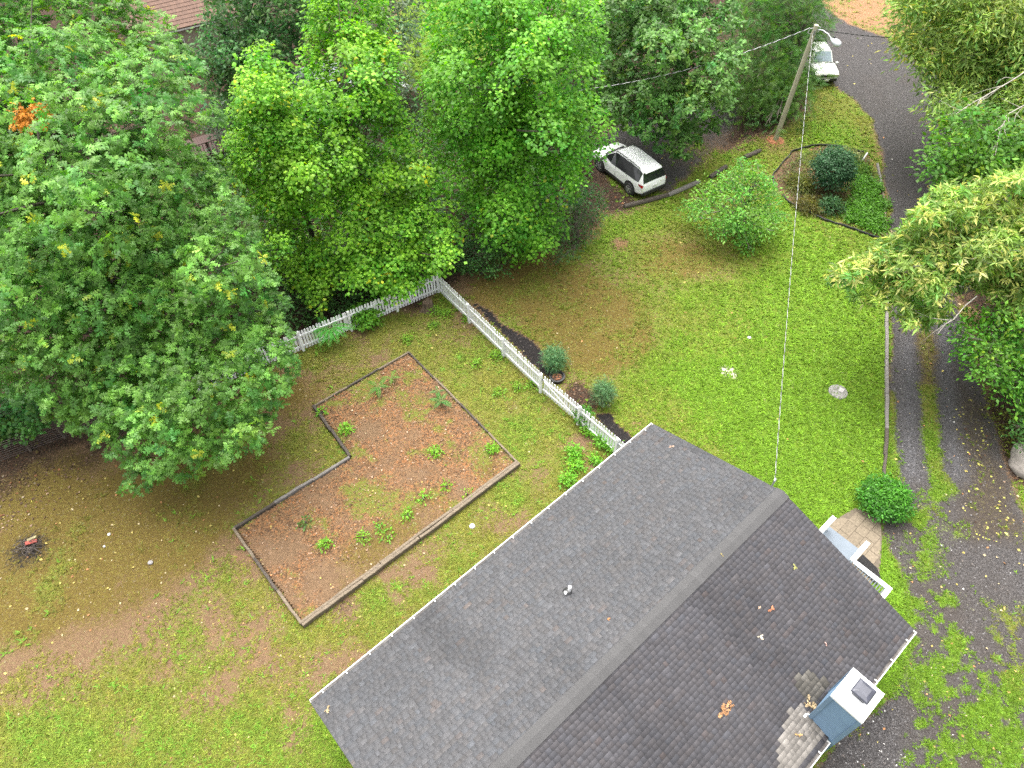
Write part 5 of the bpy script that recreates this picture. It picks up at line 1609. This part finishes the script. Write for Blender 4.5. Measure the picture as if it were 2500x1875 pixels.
for (px, py, r), lb_ in zip([(1300, 955, .5), (1318, 968, .4), (1286, 996, .28), (1237, 985, .5), (1243, 1012, .4), (1228, 1045, .45), (1272, 935, .32)], lbl):
    weed(px, py, r, lb_, (.16, .38, .03), T_OVAL, .13, int(90 * r + 12), r * 1.1, 'weeds between the fence and the house')
lbl = ['weed clump below the fence corner beside the stump', 'weed clump right of the stump', 'pale weed in the bare soil below the stump', 'weed near the second fence post', 'weed at the foot of the third fence post', 'weed between the bed and the third fence post', 'weed clump above the raised bed apex', 'weed on the bare strip beside the gate', 'faint weed halfway along the bed and fence strip', 'weed tuft nearest the left run of the fence', 'weed at the gate post foot']
for (px, py, r), lb_ in zip([(935, 672, .42), (965, 680, .38), (938, 705, .3), (1010, 690, .3), (1072, 770, .4), (1030, 790, .3), (880, 735, .35), (1120, 840, .3), (1080, 850, .25), (820, 700, .35), (1150, 835, .3)], lbl):
    weed(px, py, r, lb_, (.18, .34, .03), T_OVAL, .11, int(70 * r + 8), r * .7, 'weeds along the fence')

# climbing weed over the fence
bush('fence_vine', 'green vine climbing the fence beside the gate hinge', 'vine', onground(1258, 912), .30, .95, 60, T_OVAL, .13, (.075, .20, .02), None, 8, .05)
bush('fence_vine', 'leafy bramble spilling over the left run of the fence', 'vine', onground(790, 700), .75, 1.0, 150, T_BROAD, .15, (.12, .29, .025), None, 8, .1)


def frond_plant(loc, label, n, L, col, group=None, h=.6, az=None):
    loc = np.array(loc, float)
    root = empty('frond_plant', loc, 0, label, 'plant', group)
    st_ = MB(); st_.tube([(0, 0, -.05), (0.02, 0, h * .6), (0, 0.02, h)], [.03, .025, .018], 6); st_.build('stem', plain('green_stem', (.10, .15, .04), None, .7, 6), root)
    for i in range(n):
        a = (az[i] if az is not None else i * 2 * math.pi / n + rng.normal(0, .2)); ll = L * rng.uniform(.8, 1.1)
        dirv = np.array([math.cos(a), math.sin(a), 0]); side = np.array([-math.sin(a), math.cos(a), 0])
        ks = np.linspace(.12, 1, 15)
        c, ln, tip, sz = [], [], [], []
        line = []
        for k in ks:
            pz = h + .55 * ll * k * (1 - 1.15 * k)
            q = dirv * ll * k + np.array([0, 0, pz])
            line.append(q)
            for s in (-1, 1):
                c.append(q); tip.append(side * s + dirv * .35 - np.array([0, 0, .25])); ln.append(np.array([0, 0, 1]) - dirv * (-.2) + side * s * .25); sz.append(.27 * ll / 1.1 * math.sin(math.pi * (.18 + .72 * k)))
        c, ln, tip, sz = map(np.array, (c, ln, tip, sz))
        cc = np.array(col)[None] * np.exp(rng.normal(0, .15, (len(c), 1)))
        V, F, Cc = leaves_arrays(c, norm(ln), tip, sz, cc, T_LANCE * 1 if False else tri_t([(0, 0, 0), (-.13, .4, .03), (0, 1, -.1), (.13, .4, .03)], [(0, 2, 1), (0, 3, 2)]))
        fo = link('frond', fast_mesh('frond', V, F, M_LEAF, Cc), root)
        rb = MB(); rb.tube([(0, 0, h * .95)] + [tuple(q) for q in line], .01, 4, False); rb.build('midrib', M_LEAFRIB, fo)
    return root


M_LEAFRIB = plain('midrib_green', (.16, .22, .06), None, .7, 6)
frond_plant(onground(722, 735), 'large fern like plant with long drooping fronds at the fence', 9, 1.25, (.085, .35, .045), None, .9, [-2.9, -2.4, -1.9, -1.5, -1.1, -.6, .0, 1.2, 2.3])
frond_plant(onground(820, 848, .1), 'frond plant at the upper end of the raised bed', 5, .62, (.08, .23, .03), 'frond plants in the bed', .35)
frond_plant(onground(848, 828, .1), 'paler frond plant beside the first at the upper end of the bed', 4, .5, (.12, .25, .03), 'frond plants in the bed', .3)
frond_plant(onground(955, 880, .1), 'frond plant near the upper right timber of the bed', 6, .55, (.06, .22, .04), 'frond plants in the bed', .35)
frond_plant(onground(948, 858, .1), 'smallest frond plant against the upper right timber of the bed', 4, .4, (.06, .2, .05), 'frond plants in the bed', .3)

# stump beside the fence corner
sl = onground(926, 668)
stump = empty('tree_stump', sl, 0, 'old flared tree stump at the inside corner of the fence', 'stump')
t = MB()
vs, fs = [], []
nn_ = 16
prof = [(.46, -.05), (.36, .06), (.27, .22), (.24, .42), (.23, .55), (.12, .56)]
for r_, h_ in prof:
    for k in range(nn_):
        a = 2 * math.pi * k / nn_
        rr = r_ * (1 + .22 * math.sin(k * 2.3) * (1 - h_) + .1 * math.sin(k * 5.1))
        vs.append((rr * math.cos(a), rr * math.sin(a), h_ + .06 * math.sin(k * 1.7) * (h_ > .3)))
for i in range(len(prof) - 1):
    for k in range(nn_):
        a = i * nn_ + k; b = i * nn_ + (k + 1) % nn_
        fs.append((a, b, b + nn_, a + nn_))
fs.append(tuple(range((len(prof) - 1) * nn_, len(prof) * nn_)))
t.add(vs, fs); t.build('wood', plain('stump_wood', (.16, .11, .075), (.06, .042, .03), .95, 7, stretch=(4, 4, .7), bump=.7), stump)

# twig pile with a faded red scrap
tl_ = onground(58, 1182)
pile = empty('twig_pile', tl_, 0, 'dark heap of dead twigs and dry grass on the left lawn', 'twig pile')
t = MB()
for i in range(46):
    a = rng.uniform(0, 6.28); r_ = rng.uniform(0, .5); L_ = rng.uniform(.25, .7)
    p0 = np.array([r_ * math.cos(a), r_ * math.sin(a) * .7, .04 + .12 * rng.uniform()])
    b_ = rng.normal(.5, .9)
    p1 = p0 + np.array([math.cos(b_) * L_, math.sin(b_) * L_, rng.uniform(-.08, .1)]); p1[2] = max(p1[2], .02)
    t.tube([p0, (p0 + p1) / 2 + rng.normal(0, .03, 3) + np.array([0, 0, .05]), p1], [.016, .011, .004], 4, False)
t.build('dead_twigs', plain('dead_twig', (.05, .04, .036), (.09, .072, .06), .9, 7), pile)
rs_ = empty('red_scrap', tl_ + np.array([.22, .12, .16]), .4, 'faded red and tan scrap lying on the dark twig heap', 'scrap')
t = MB(); t.box((0, 0, .03), (.42, .16, .05), Matrix.Rotation(.15, 3, 'Y')); t.build('red_piece', plain('faded_red', (.33, .06, .04), (.2, .045, .035), .8, 9), rs_, bevel=.02)
t = MB(); t.box((.03, .15, .05), (.40, .11, .04), Matrix.Rotation(-.2, 3, 'Y')); t.build('tan_piece', plain('faded_tan', (.30, .26, .13), (.2, .17, .09), .8, 9), rs_, bevel=.02)


def rock(name, label, loc, r, col, flat=.6, seed=0, cat='rock', mat=None, sub=3):
    bm = bmesh.new()
    bmesh.ops.create_icosphere(bm, subdivisions=sub, radius=1)
    for v in bm.verts:
        p = v.co
        k = 1 + .28 * (vnoise(np.array([p.x * 1.5 + seed]), np.array([p.y * 1.5 + p.z * 2.1]), 1.0, seed)[0] - .5) + .10 * (vnoise(np.array([p.x * 4 + seed]), np.array([p.y * 4 + p.z * 5]), 1.0, seed + 5)[0] - .5)
        v.co = Vector((p.x * k * r, p.y * k * r, p.z * k * r * flat + r * flat * .55))
    me = bpy.data.meshes.new(name); bm.to_mesh(me); bm.free()
    me.materials.append(mat or plain(name + '_stone', col, tuple(c * .7 for c in col), .9, 5, bump=.5))
    me.polygons.foreach_set('use_smooth', np.ones(len(me.polygons), bool))
    o = link(name, me, None, tuple(loc))
    return tag(o, label, cat)


rock('boulder', 'large pale boulder at the right edge of the drive', onground(2218, 1005), .85, (.34, .30, .27), .7, 3, 'boulder')
rock('field_stone', 'grey stone on the left lawn beside a yellow leaf', onground(326, 1216), .10, (.30, .28, .27), .6, 9)
rock('field_stone', 'white stone lying by the twig heap side of the lawn', onground(236, 1155), .065, (.7, .7, .67), .6, 19, sub=2)
rock('field_stone', 'smaller white stone just below the first white stone', onground(226, 1181), .05, (.66, .66, .63), .6, 29, sub=2)
rock('field_stone', 'pale stone in the lawn by the long cable', onground(1618, 731), .10, (.55, .53, .5), .6, 39, sub=2)
rock('field_stone', 'white lump on the grass between bed and house', onground(1020, 1137), .12, (.62, .6, .55), .4, 49, sub=2)

# round concrete lid in the lawn
sp_ = onground(1810, 847)
lid = empty('concrete_lid', sp_, .5, 'round grey concrete lid set into the bright lawn', 'lid')
t = MB(); t.lathe((0, 0, 0), [(.42, -.05), (.43, .02), (.41, .055), (.3, .062), (.12, .06)], 26)
lo_ = t.build('slab', plain('old_concrete', (.25, .235, .225), (.15, .14, .135), .95, 6, bump=.4), lid, smooth=.6)
t = MB(); t.box((.16, -.02, .075), (.26, .22, .03), Matrix.Rotation(.4, 3, 'Z')); t.box((-.2, .1, .07), (.10, .03, .02)); t.build('lid_patch', plain('pale_mortar', (.38, .36, .35), (.3, .28, .27), .9, 6), lo_, bevel=.01)

# planter with dead leaves beside the round conifer
pl = onground(1203, 818)
pot = empty('planter', pl, 0, 'low black planter ring holding brown leaves by the fence', 'planter')
t = MB(); t.lathe((0, 0, 0), [(.30, -.04), (.33, .16), (.37, .17), (.37, .21), (.31, .21), (.30, .12)], 22); t.build('rim', M_BLACK, pot, smooth=.6)
t = MB(); t.lathe((0, 0, .10), [(.30, 0), (.18, .04), (.05, .05)], 18); t.build('compost', plain('compost', (.10, .06, .04), (.05, .03, .022), .95, 9, bump=.5), pot)
t = MB()
for i in range(26):
    a = rng.uniform(0, 6.28); r_ = .2 * math.sqrt(rng.uniform()); q = np.array([r_ * math.cos(a), r_ * math.sin(a), .16 + .03 * rng.uniform()]); b_ = rng.uniform(0, 6.28)
    e1 = np.array([math.cos(b_), math.sin(b_), rng.normal(0, .3)]) * .05; e2 = np.array([-math.sin(b_), math.cos(b_), rng.normal(0, .3)]) * .035
    t.add([q - e1, q - e2, q + e1, q + e2], [(0, 1, 2, 3)])
t.build('dead_leaf_heap', plain('rust_leaf', (.36, .15, .07), (.2, .09, .05), .9, 12), pot)

# wire fence under the oak at the left
wa = onground(-60, 1022); wbp = onground(215, 918)
wf = empty('wire_fence', wa, 0, 'rusty wire mesh fence with rough posts below the oak', 'fence')
dwf = wbp - wa; Lw = np.linalg.norm(dwf)
for k in (.12, .45, .72, 1.0):
    t = MB(); q = dwf * k; t.tube([q + np.array([0, 0, -.1]), q + np.array([.03, .02, 1.25])], [.06, .05], 7); t.build('post', M_BARK, wf)
t = MB()
for z in np.linspace(.1, 1.1, 9): t.beam(np.array([0, 0, z]), dwf + np.array([0, 0, z]), .011, .011)
for k in np.linspace(0, 1, int(Lw / .16)): t.beam(dwf * k + np.array([0, 0, .08]), dwf * k + np.array([0.001, 0, 1.12]), .009, .009)
t.build('wire_mesh', plain('rusty_wire', (.16, .13, .12), (.10, .08, .075), .7, 9), wf)

# ================================================================== NEIGHBOURS


def far_house(name, label, a_px, b_px, depth, zE, rise, roofcol, wallcol, course=.28, cat='house', left=True):
    a = P(*a_px, zE); b = P(*b_px, zE)
    d = (b - a); d[2] = 0; L = np.linalg.norm(d); d = d / L; n = np.array([-d[1], d[0], 0])
    root = empty(name, (a[0], a[1], 0), math.atan2(d[1], d[0]), label, cat)
    t = MB(); t.box((L / 2, depth / 2, zE / 2 - .08), (L - .6, depth - .6, zE - .1)); t.build('wall', wallcol, root)
    for s in (0, 1):
        t = MB()
        m = int(depth / 2 / course)
        for i in range(m):
            y0_, y1_ = i * depth / 2 / m, (i + 1) * depth / 2 / m
            za, zb_ = zE + rise * i / m, zE + rise * (i + 1) / m
            Y = (lambda v: v) if s == 0 else (lambda v: depth - v)
            t.add([(0, Y(y0_), za + .03), (L, Y(y0_), za + .03), (L, Y(y1_), zb_ + .004), (0, Y(y1_), zb_ + .004), (0, Y(y0_), za - .05), (L, Y(y0_), za - .05)], [(0, 1, 2, 3), (4, 5, 1, 0)])
        t.build('roof', roofcol, root)
    t = MB(); t.box((L / 2, .04, zE - .1), (L, .05, .15)); t.build('fascia_board', M_WHITE, root)
    t = MB()
    for x in (0.02, L - .02): t.add([(x - .02, .1, zE - .1), (x - .02, depth - .1, zE - .1), (x - .02, depth / 2, zE + rise - .1), (x + .02, .1, zE - .1), (x + .02, depth - .1, zE - .1), (x + .02, depth / 2, zE + rise - .1)], [(0, 1, 2), (3, 5, 4), (0, 3, 4, 1), (1, 4, 5, 2), (2, 5, 3, 0)])
    t.build('gable', wallcol, root)
    for x in (L * .3, L * .7):
        t = MB(); t.box((x, .285, zE * .55), (1.0, .06, 1.2)); w_ = t.build('window', M_WHITE, root)
        t = MB(); t.box((x, .25, zE * .55), (.84, .03, 1.04)); t.build('pane', M_GLASSD, w_)
    return root


far_house('neighbour_house', 'neighbouring house with a brown shingle roof behind the oak', (290, 85), (560, 20), 8.5, 3.2, 2.2, plain('brown_shingle', (.16, .095, .068), (.10, .06, .045), .9, 3.5, stretch=(3, 1, 1)), plain('tan_wall', (.4, .34, .27), None, .8, 3))
far_house('metal_shed', 'low shed with a pale ribbed roof behind the yellow green trees', (625, 238), (770, 190), 4.5, 2.3, .7, plain('galvanised_roof', (.38, .40, .42), (.22, .24, .26), .45, 3, metal=.3), plain('shed_wall', (.16, .14, .12), None, .8, 3), .2, 'shed')
# brown deck
dk = onground(470, 372)
deck = empty('wooden_deck', dk, .55, 'red brown wooden deck with a rail in the gap behind the oak', 'deck')
M_RED = plain('red_stain_wood', (.06, .027, .018), (.04, .018, .013), .75, 4, stretch=(.5, 6, 6))
pm = MB(); pm.box((0, 0, 0), (.15, 2.4, .03)); pme = pm.mesh('plank', M_RED)
for i in range(22): link('plank', pme, deck, (-1.8 + i * .165, 1.2, 1.22))
for y_ in (.02, ): 
    t = MB(); t.box((0, y_, 2.1), (3.8, .14, .045)); t.build('hand_rail', M_RED, deck)
    t = MB(); t.box((0, y_, 1.12), (3.8, .05, .2)); t.build('rim_joist', M_RED, deck)
for x in (-1.85, 0, 1.85):
    t = MB(); t.box((x, .03, 1.02), (.1, .1, 2.1)); t.build('post', M_RED, deck)
for x in np.linspace(-1.7, 1.7, 20):
    t = MB(); t.box((x, .03, 1.66), (.035, .035, .85)); t.build('baluster', M_RED, deck)
# white board on the far lawn edge
bw = onground(866, 192, .0)
o = empty('white_board', bw, -.7, 'long white board at the edge of the far bright lawn', 'board')
t = MB(); t.box((0, 0, .42), (1.5, .38, .05)); t.build('board_top', M_WHITE, o)
for x in (-.6, .6):
    t = MB(); t.box((x, 0, .2), (.08, .34, .4)); t.build('leg', M_WHITE, o)

# small border with a pale garden statue at the top right
sb = onground(1992, 92)
stt = empty('garden_statue', sb, 0, 'pale green and white garden statue by the far road bend', 'statue')
t = MB(); t.lathe((0, 0, 0), [(.34, 0), (.34, .1), (.22, .16), (.18, .5), (.24, .6), (.2, .66)], 14); t.build('pedestal', plain('verdigris', (.30, .42, .34), (.22, .3, .25), .7, 6), stt, smooth=.5)
t = MB(); t.lathe((0, 0, .66), [(.2, 0), (.27, .25), (.22, .55), (.14, .7), (.08, .76)], 12); t.lathe((0, 0, 1.44), [(.06, -.06), (.15, .05), (.16, .16), (.08, .27)], 12); t.build('figure', plain('pale_stone', (.62, .66, .66), (.45, .5, .5), .7, 6), stt, smooth=.9)
sbm = MB()
sp2 = [onground(*q)[:2] for q in ((1975, 88), (2005, 72), (2040, 110), (2015, 128))]
sbm.add([(p[0], p[1], -.02) for p in sp2] + [(p[0], p[1], .07) for p in sp2], [(4, 5, 6, 7), (0, 1, 5, 4), (1, 2, 6, 5), (2, 3, 7, 6), (3, 0, 4, 7)])
tag(sbm.build('statue_bed', plain('brown_mulch', (.13, .065, .04), (.08, .04, .03), .95, 9, bump=.5)), 'brown mulch bed around the statue', None, None, 'structure')
bq = empty('border_timber', np.append(sp2[0], 0), 0, 'tan timber edging the statue bed', 'timber', 'timbers along the drive')
timber(bq, np.append(sp2[0], 0), np.append(sp2[3], 0), mat=M_TIMBER, name='beam')
bush('flowering_shrub', 'orange yellow flowering shrub beside the garden statue', 'shrub', onground(2030, 92), 1.1, 1.5, 150, T_OVAL, .2, (.12, .18, .03), None, 8, .05, (.5, .33, .02), .4)

# bare pale branches reaching out of the right hand trees
def dead_branch(label, pts, r0, twigs=7):
    P0 = np.array(pts[0])
    root = empty('dead_branch', P0, 0, label, 'branch', 'bare branches in the right hand trees')
    t = MB()
    q = [np.array(p) - P0 for p in pts]
    rr = np.linspace(r0, .012, len(q))
    t.tube(q, rr, 6)
    t.build('limb', M_DEADW, root, smooth=1.2)
    for i in range(twigs):
        t = MB()
        k = rng.uniform(.25, .95) * (len(q) - 1); a = int(k); f_ = k - a
        s_ = q[a] * (1 - f_) + q[a + 1] * f_
        d_ = norm(q[min(a + 1, len(q) - 1)] - q[a]); d_ = norm(d_ + rng.normal(0, .55, 3))
        L_ = rng.uniform(.5, 1.5)
        m1 = s_ + d_ * L_ * .5 + rng.normal(0, .06, 3)
        t.tube([s_, m1, s_ + d_ * L_ + rng.normal(0, .12, 3)], [.018, .012, .005], 4, False)
        t.build('twig', M_DEADW, root)


M_DEADW = plain('bleached_wood', (.38, .35, .30), (.24, .22, .19), .85, 5)
dead_branch('long bare grey branch pointing down left in the top right tree', [P(2260, 120, 8.5), P(2200, 165, 8.2), P(2150, 195, 7.9), P(2105, 220, 7.6), P(2065, 246, 7.4)], .035, 12)
dead_branch('forked bare white branch hanging in the gap at the right edge', [P(2300, 160, 7.6), P(2235, 215, 7.2), P(2180, 245, 7.0), P(2160, 280, 6.7), P(2150, 335, 6.2)], .035, 12)
dead_branch('pale bare limb showing through the yellow flowering chestnut', [P(2110, 640, 6.2), P(2085, 660, 6.0), P(2060, 690, 5.8), P(2042, 700, 5.6), P(2025, 722, 5.3)], .028, 2)
# dead orange leaf cluster in the oak
bush('dead_leaf_cluster', 'rust orange cluster of dead leaves high in the oak', 'leaf cluster', P(72, 258, 13.4), .30, .6, 40, T_OAK, .2, (.42, .17, .03), None, 7, -.2, stem=False, var=.22, mat=M_DRYLEAF)


# ================================================================== GRASS, CLOVER, LITTER, STONES


def in_view(p, m=40):
    j = PJ(p)
    return (j[:, 0] > -m) & (j[:, 0] < 2212 + m) & (j[:, 1] > -m) & (j[:, 1] < 1659 + m)


def scatter(n):
    """points spread evenly over the picture footprint of the ground, fewer with distance"""
    out = []
    tot = 0
    while tot < n:
        y = 4.5 + 58 * rng.uniform(0, 1, n) ** 1.25
        x = rng.uniform(-1, 1, n) * (14 + y * .55)
        p = np.stack([x, y, np.zeros(n)], 1)
        k = in_view(p)
        j = p[k]
        dist = np.linalg.norm(j - np.array([0, 0, CAM_H]), axis=1)
        k2 = rng.uniform(0, 1, len(j)) < np.clip((27 / dist) ** 1.3, .05, 1)
        out.append(j[k2]); tot += k2.sum()
    return np.concatenate(out)[:n]


def inside_house(x, y):
    dx, dy = x - HA[0], y - HA[1]
    u = dx * math.cos(TH) + dy * math.sin(TH); v = -dx * math.sin(TH) + dy * math.cos(TH)
    on_patio = sdf(u, v, np.array(PAT)) < .02
    return ((u < -.3) & (u > -HL + .2) & (v < -.3) & (v > -HW + .3)) | on_patio


pts = scatter(260000)
x, y = pts[:, 0], pts[:, 1]
k = ~inside_house(x, y)
x, y = x[k], y[k]
L = layout(x, y)
g = L['A'][:, 0]
n2 = fbm(x, y, .5, 201, 3)
keep = rng.uniform(0, 1, len(x)) < np.clip(g * 1.25 - .18 + (n2 - .5) * .9, 0, 1)
x, y = x[keep], y[keep]
lush = L['B'][keep, 0]; mossv = L['A'][keep, 1]; rd_ = L['road'][keep]; yard = L['yard'][keep]
dist = np.sqrt(x * x + y * y + CAM_H ** 2)
nt_ = len(x)
lushn = np.clip((lush - .32 + (fbm(x, y, 1.2, 205, 3) - .5) * .55 + rng.normal(0, .10, nt_)) * 2.2 + .35, 0, 1)
ca_ = np.array([.215, .205, .036]); cb_ = np.array([.148, .268, .018]); cm_ = np.array([.14, .112, .020])
cb_ = cb_[None] * (1 - yard[:, None]) + np.array([.165, .250, .030])[None] * yard[:, None]
gcol = ca_[None] * (1 - lushn[:, None]) + cb_ * lushn[:, None]
gcol = gcol * (1 - .6 * mossv[:, None]) + cm_[None] * .6 * mossv[:, None]
gcol *= np.exp(rng.normal(0, .20, (nt_, 1)))
bright_ = rng.uniform(0, 1, nt_) < .022 * yard + .006 * rd_
gcol[bright_] = np.array([.15, .30, .03])
gcol *= (1 - .22 * (rd_ > .3))[:, None]
NB = 4
I = np.repeat(np.arange(nt_), NB)
a = rng.uniform(0, 2 * np.pi, len(I)); el = rng.uniform(.25, 1.0, len(I))
hd_ = np.stack([np.cos(a), np.sin(a), np.zeros(len(I))], 1)
sz = rng.uniform(.05, .095, len(I)) * (dist[I] / 27) ** .8 * (1 - .25 * rd_[I]) * (.85 + .4 * lushn[I]) * np.where(bright_[I], 1.6, 1)
c = np.stack([x[I], y[I], gz(x[I], y[I]) + .004 + .012 * (rd_[I] > .3)], 1) + hd_ * .02
tip = hd_ * np.cos(el)[:, None] + np.array([0, 0, 1]) * np.sin(el)[:, None]
ln = norm(np.array([0, 0, 1.0]) - hd_ * .6 + rng.normal(0, .2, (len(I), 3)))
V, F, Cc = leaves_arrays(c, ln, tip, sz * 1.25, np.clip(gcol[I] * np.exp(rng.normal(0, .15, (len(I), 1))), .004, .6), tri_t([(-.17, 0, 0), (.17, 0, 0), (0, 1, 0)], [(0, 1, 2)]))
LEAFCOUNT['grass'] = len(F)
tag(link('grass', fast_mesh('grass', V, F, M_GRASS, Cc)), 'short patchy lawn grass and clover', None, None, 'stuff')

# fallen leaves
pts = scatter(60000)
x, y = pts[:, 0], pts[:, 1]
k = ~inside_house(x, y); x, y = x[k], y[k]
L = layout(x, y)
wv = np.clip(L['A'][:, 2] * .62 + .012 + .012 * L['yard'] + .02 * L['A'][:, 1] + .05 * L['upv'] + .018 * L['road'], 0, 1)
k = rng.uniform(0, 1, len(x)) < wv
x, y = x[k], y[k]
bedm = L['bed'][k]; lit = L['A'][k, 2]; rdm = L['road'][k]
n = len(x)
pal = np.array([(.20, .125, .08), (.28, .185, .12), (.13, .08, .052), (.37, .25, .17), (.34, .15, .07), (.42, .32, .10), (.10, .06, .04), (.50, .40, .28)])
pi = rng.choice(8, n, p=[.24, .2, .18, .12, .09, .04, .10, .03])
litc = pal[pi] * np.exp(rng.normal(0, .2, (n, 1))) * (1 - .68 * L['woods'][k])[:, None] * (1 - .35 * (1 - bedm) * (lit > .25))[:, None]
open_ = lit < .25
pi2 = rng.choice(3, n, p=[.45, .3, .25])
litc[open_] = np.array([(.40, .33, .10), (.36, .18, .08), (.42, .34, .20)])[pi2[open_]] * np.exp(rng.normal(0, .2, (open_.sum(), 1)))
yel = (L['upv'][k] > .4) & (rng.uniform(0, 1, n) < .6)
litc[yel] = np.array([.42, .40, .10])[None] * np.exp(rng.normal(0, .2, (yel.sum(), 1)))
a = rng.uniform(0, 2 * np.pi, n)
tip = np.stack([np.cos(a), np.sin(a), rng.normal(0, .25, n)], 1)
ln = norm(np.stack([rng.normal(0, .3, n), rng.normal(0, .3, n), np.ones(n)], 1))
dist = np.sqrt(x * x + y * y + CAM_H ** 2)
sz = rng.uniform(.055, .12, n) * np.where(bedm > .5, .85, 1) * np.clip(dist / 28, .9, 1.6)
c = np.stack([x, y, gz(x, y) + .02 + bedm * .07], 1)
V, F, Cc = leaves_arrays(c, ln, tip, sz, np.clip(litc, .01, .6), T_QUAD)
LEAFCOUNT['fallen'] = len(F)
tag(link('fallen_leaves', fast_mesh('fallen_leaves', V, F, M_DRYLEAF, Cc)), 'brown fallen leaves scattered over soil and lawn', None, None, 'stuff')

# loose stones on the gravel
pts = scatter(40000)
x, y = pts[:, 0], pts[:, 1]
k = ~inside_house(x, y); x, y = x[k], y[k]
L = layout(x, y)
bald = soft(x, y, G(S2([(2080, 1760), (2160, 1690), (2215, 1720), (2200, 1875), (2150, 2000), (1900, 2000), (1960, 1900)])), .8, .3, 9)
k = rng.uniform(0, 1, len(x)) < np.maximum(L['road'], L['pad'] * .7) * (.42 + .5 * bald) * (1 - L['A'][:, 0] * .7)
x, y, bald = x[k], y[k], bald[k]
n = len(x)
oc = np.array([(1, 0, 0), (0, 1, 0), (-1, 0, 0), (0, -1, 0), (0, 0, 1)], float); of = np.array([(0, 1, 4), (1, 2, 4), (2, 3, 4), (3, 0, 4)])
a = rng.uniform(0, 6.28, n)
r_ = rng.uniform(.016, .034, n) * np.clip(np.sqrt(x * x + y * y + CAM_H ** 2) / 28, .9, 1.5)
tip = np.stack([np.cos(a), np.sin(a), np.zeros(n)], 1)
ln = norm(np.stack([rng.normal(0, .2, n), rng.normal(0, .2, n), np.ones(n)], 1))
sc_ = np.exp(rng.normal(0, .35, (n, 1))) * np.array([.118, .113, .112])[None]
wh_ = rng.uniform(0, 1, n) < .015 + .05 * bald
sc_[wh_] = np.array([.55, .53, .5])
c = np.stack([x, y, gz(x, y) + .005], 1)
V, F, Cc = leaves_arrays(c, ln, tip, r_ * np.where(wh_, 1.25, 1), np.clip(sc_, .02, .65), (oc * np.array([1, .8, .7]), of))
LEAFCOUNT['stones'] = len(F)
tag(link('loose_gravel', fast_mesh('loose_gravel', V, F, attr_mat('stone_chip', .9, .3), Cc)), 'loose grey gravel and a few white pebbles on the drive', None, None, 'stuff')

# leaves lying on the roof
RL = [('rust brown twig of dead leaves lying on the right roof slope', 1564, 1535, .30, (.36, .19, .09), 16), ('tan dry leaf sprig beside the chimney shingles', 1748, 1520, .2, (.40, .30, .17), 12), ('tan leaf on the roof near the left gable corner', 709, 1532, .12, (.38, .28, .15), 4), ('rust leaf near the front corner of the roof', 1451, 966, .1, (.5, .33, .24), 4),
      ('tiny orange leaf on the left roof slope above the vent', 1313, 1339, .06, (.45, .2, .08), 3), ('yellow leaf on the ridge line', 1558, 1200, .07, (.42, .34, .12), 3), ('green yellow sprig in the middle of the right roof slope', 1716, 1234 - 10, .09, (.3, .3, .1), 4), ('rust leaf in the middle of the right roof slope', 1666, 1317, .1, (.45, .19, .1), 3),
      ('pale leaf left of the rust leaf on the right slope', 1640, 1314, .07, (.5, .36, .25), 3), ('cream leaf low on the right roof slope', 1640, 1375, .1, (.6, .54, .42), 3), ('small pink leaf on the right slope towards the gutter', 1783, 1392, .06, (.55, .35, .3), 3), ('orange leaf on the pale shingle patch', 1722, 1587, .09, (.5, .3, .12), 3)]
for lab, px, py, R_l, colr, cnt_ in RL:
    # find the roof plane under that image pixel
    best = None
    for side in (0, 1):
        for z in np.linspace(HE, HE + HR, 120):
            w = P(px, py, z); dx, dy = w[0] - HA[0], w[1] - HA[1]
            v = -dx * math.sin(TH) + dy * math.cos(TH)
            zr = HE + HR * min(-v, v + HW) / (HW / 2)
            if best is None or abs(zr - z) < best[0]: best = (abs(zr - z), w, v)
    w = best[1]
    sgn_ = 1 if best[2] > -HW / 2 else -1
    nrm_ = norm(np.array([-math.sin(TH) * sgn_ * math.sin(ang), math.cos(TH) * sgn_ * math.sin(ang), math.cos(ang)]))
    root = empty('roof_leaf', w + nrm_ * .02, 0, lab, 'leaf', 'dead leaves on the roof')
    t1 = norm(np.cross(nrm_, [0, 0, 1.0])); t2 = np.cross(nrm_, t1)
    a = rng.uniform(0, 6.28, cnt_); rr = R_l * .7 * np.sqrt(rng.uniform(0, 1, cnt_)) * (cnt_ > 4)
    c = t1[None] * (np.cos(a) * rr)[:, None] + t2[None] * (np.sin(a) * rr * .6)[:, None] + nrm_[None] * rng.uniform(.0, .05, (cnt_, 1))
    b = rng.uniform(0, 6.28, cnt_)
    tip = t1[None] * np.cos(b)[:, None] + t2[None] * np.sin(b)[:, None]
    V, F, Cc = leaves_arrays(c, norm(nrm_[None] + rng.normal(0, .25, (cnt_, 3))), tip, np.full(cnt_, min(.16, R_l * 1.3)) * rng.uniform(.7, 1.1, cnt_), np.array(colr)[None] * np.exp(rng.normal(0, .2, (cnt_, 1))), T_OAK)
    link('blade', fast_mesh('blade', V, F, M_DRYLEAF, Cc), root)
    t = MB(); t.tube([-t1 * R_l * .6 + nrm_ * .01, t2 * .02 + nrm_ * .03, t1 * R_l * .7 + nrm_ * .012], .006, 4); t.build('stalk', M_BARK, root)

print('LEAF TRIS', sum(LEAFCOUNT.values()), LEAFCOUNT)
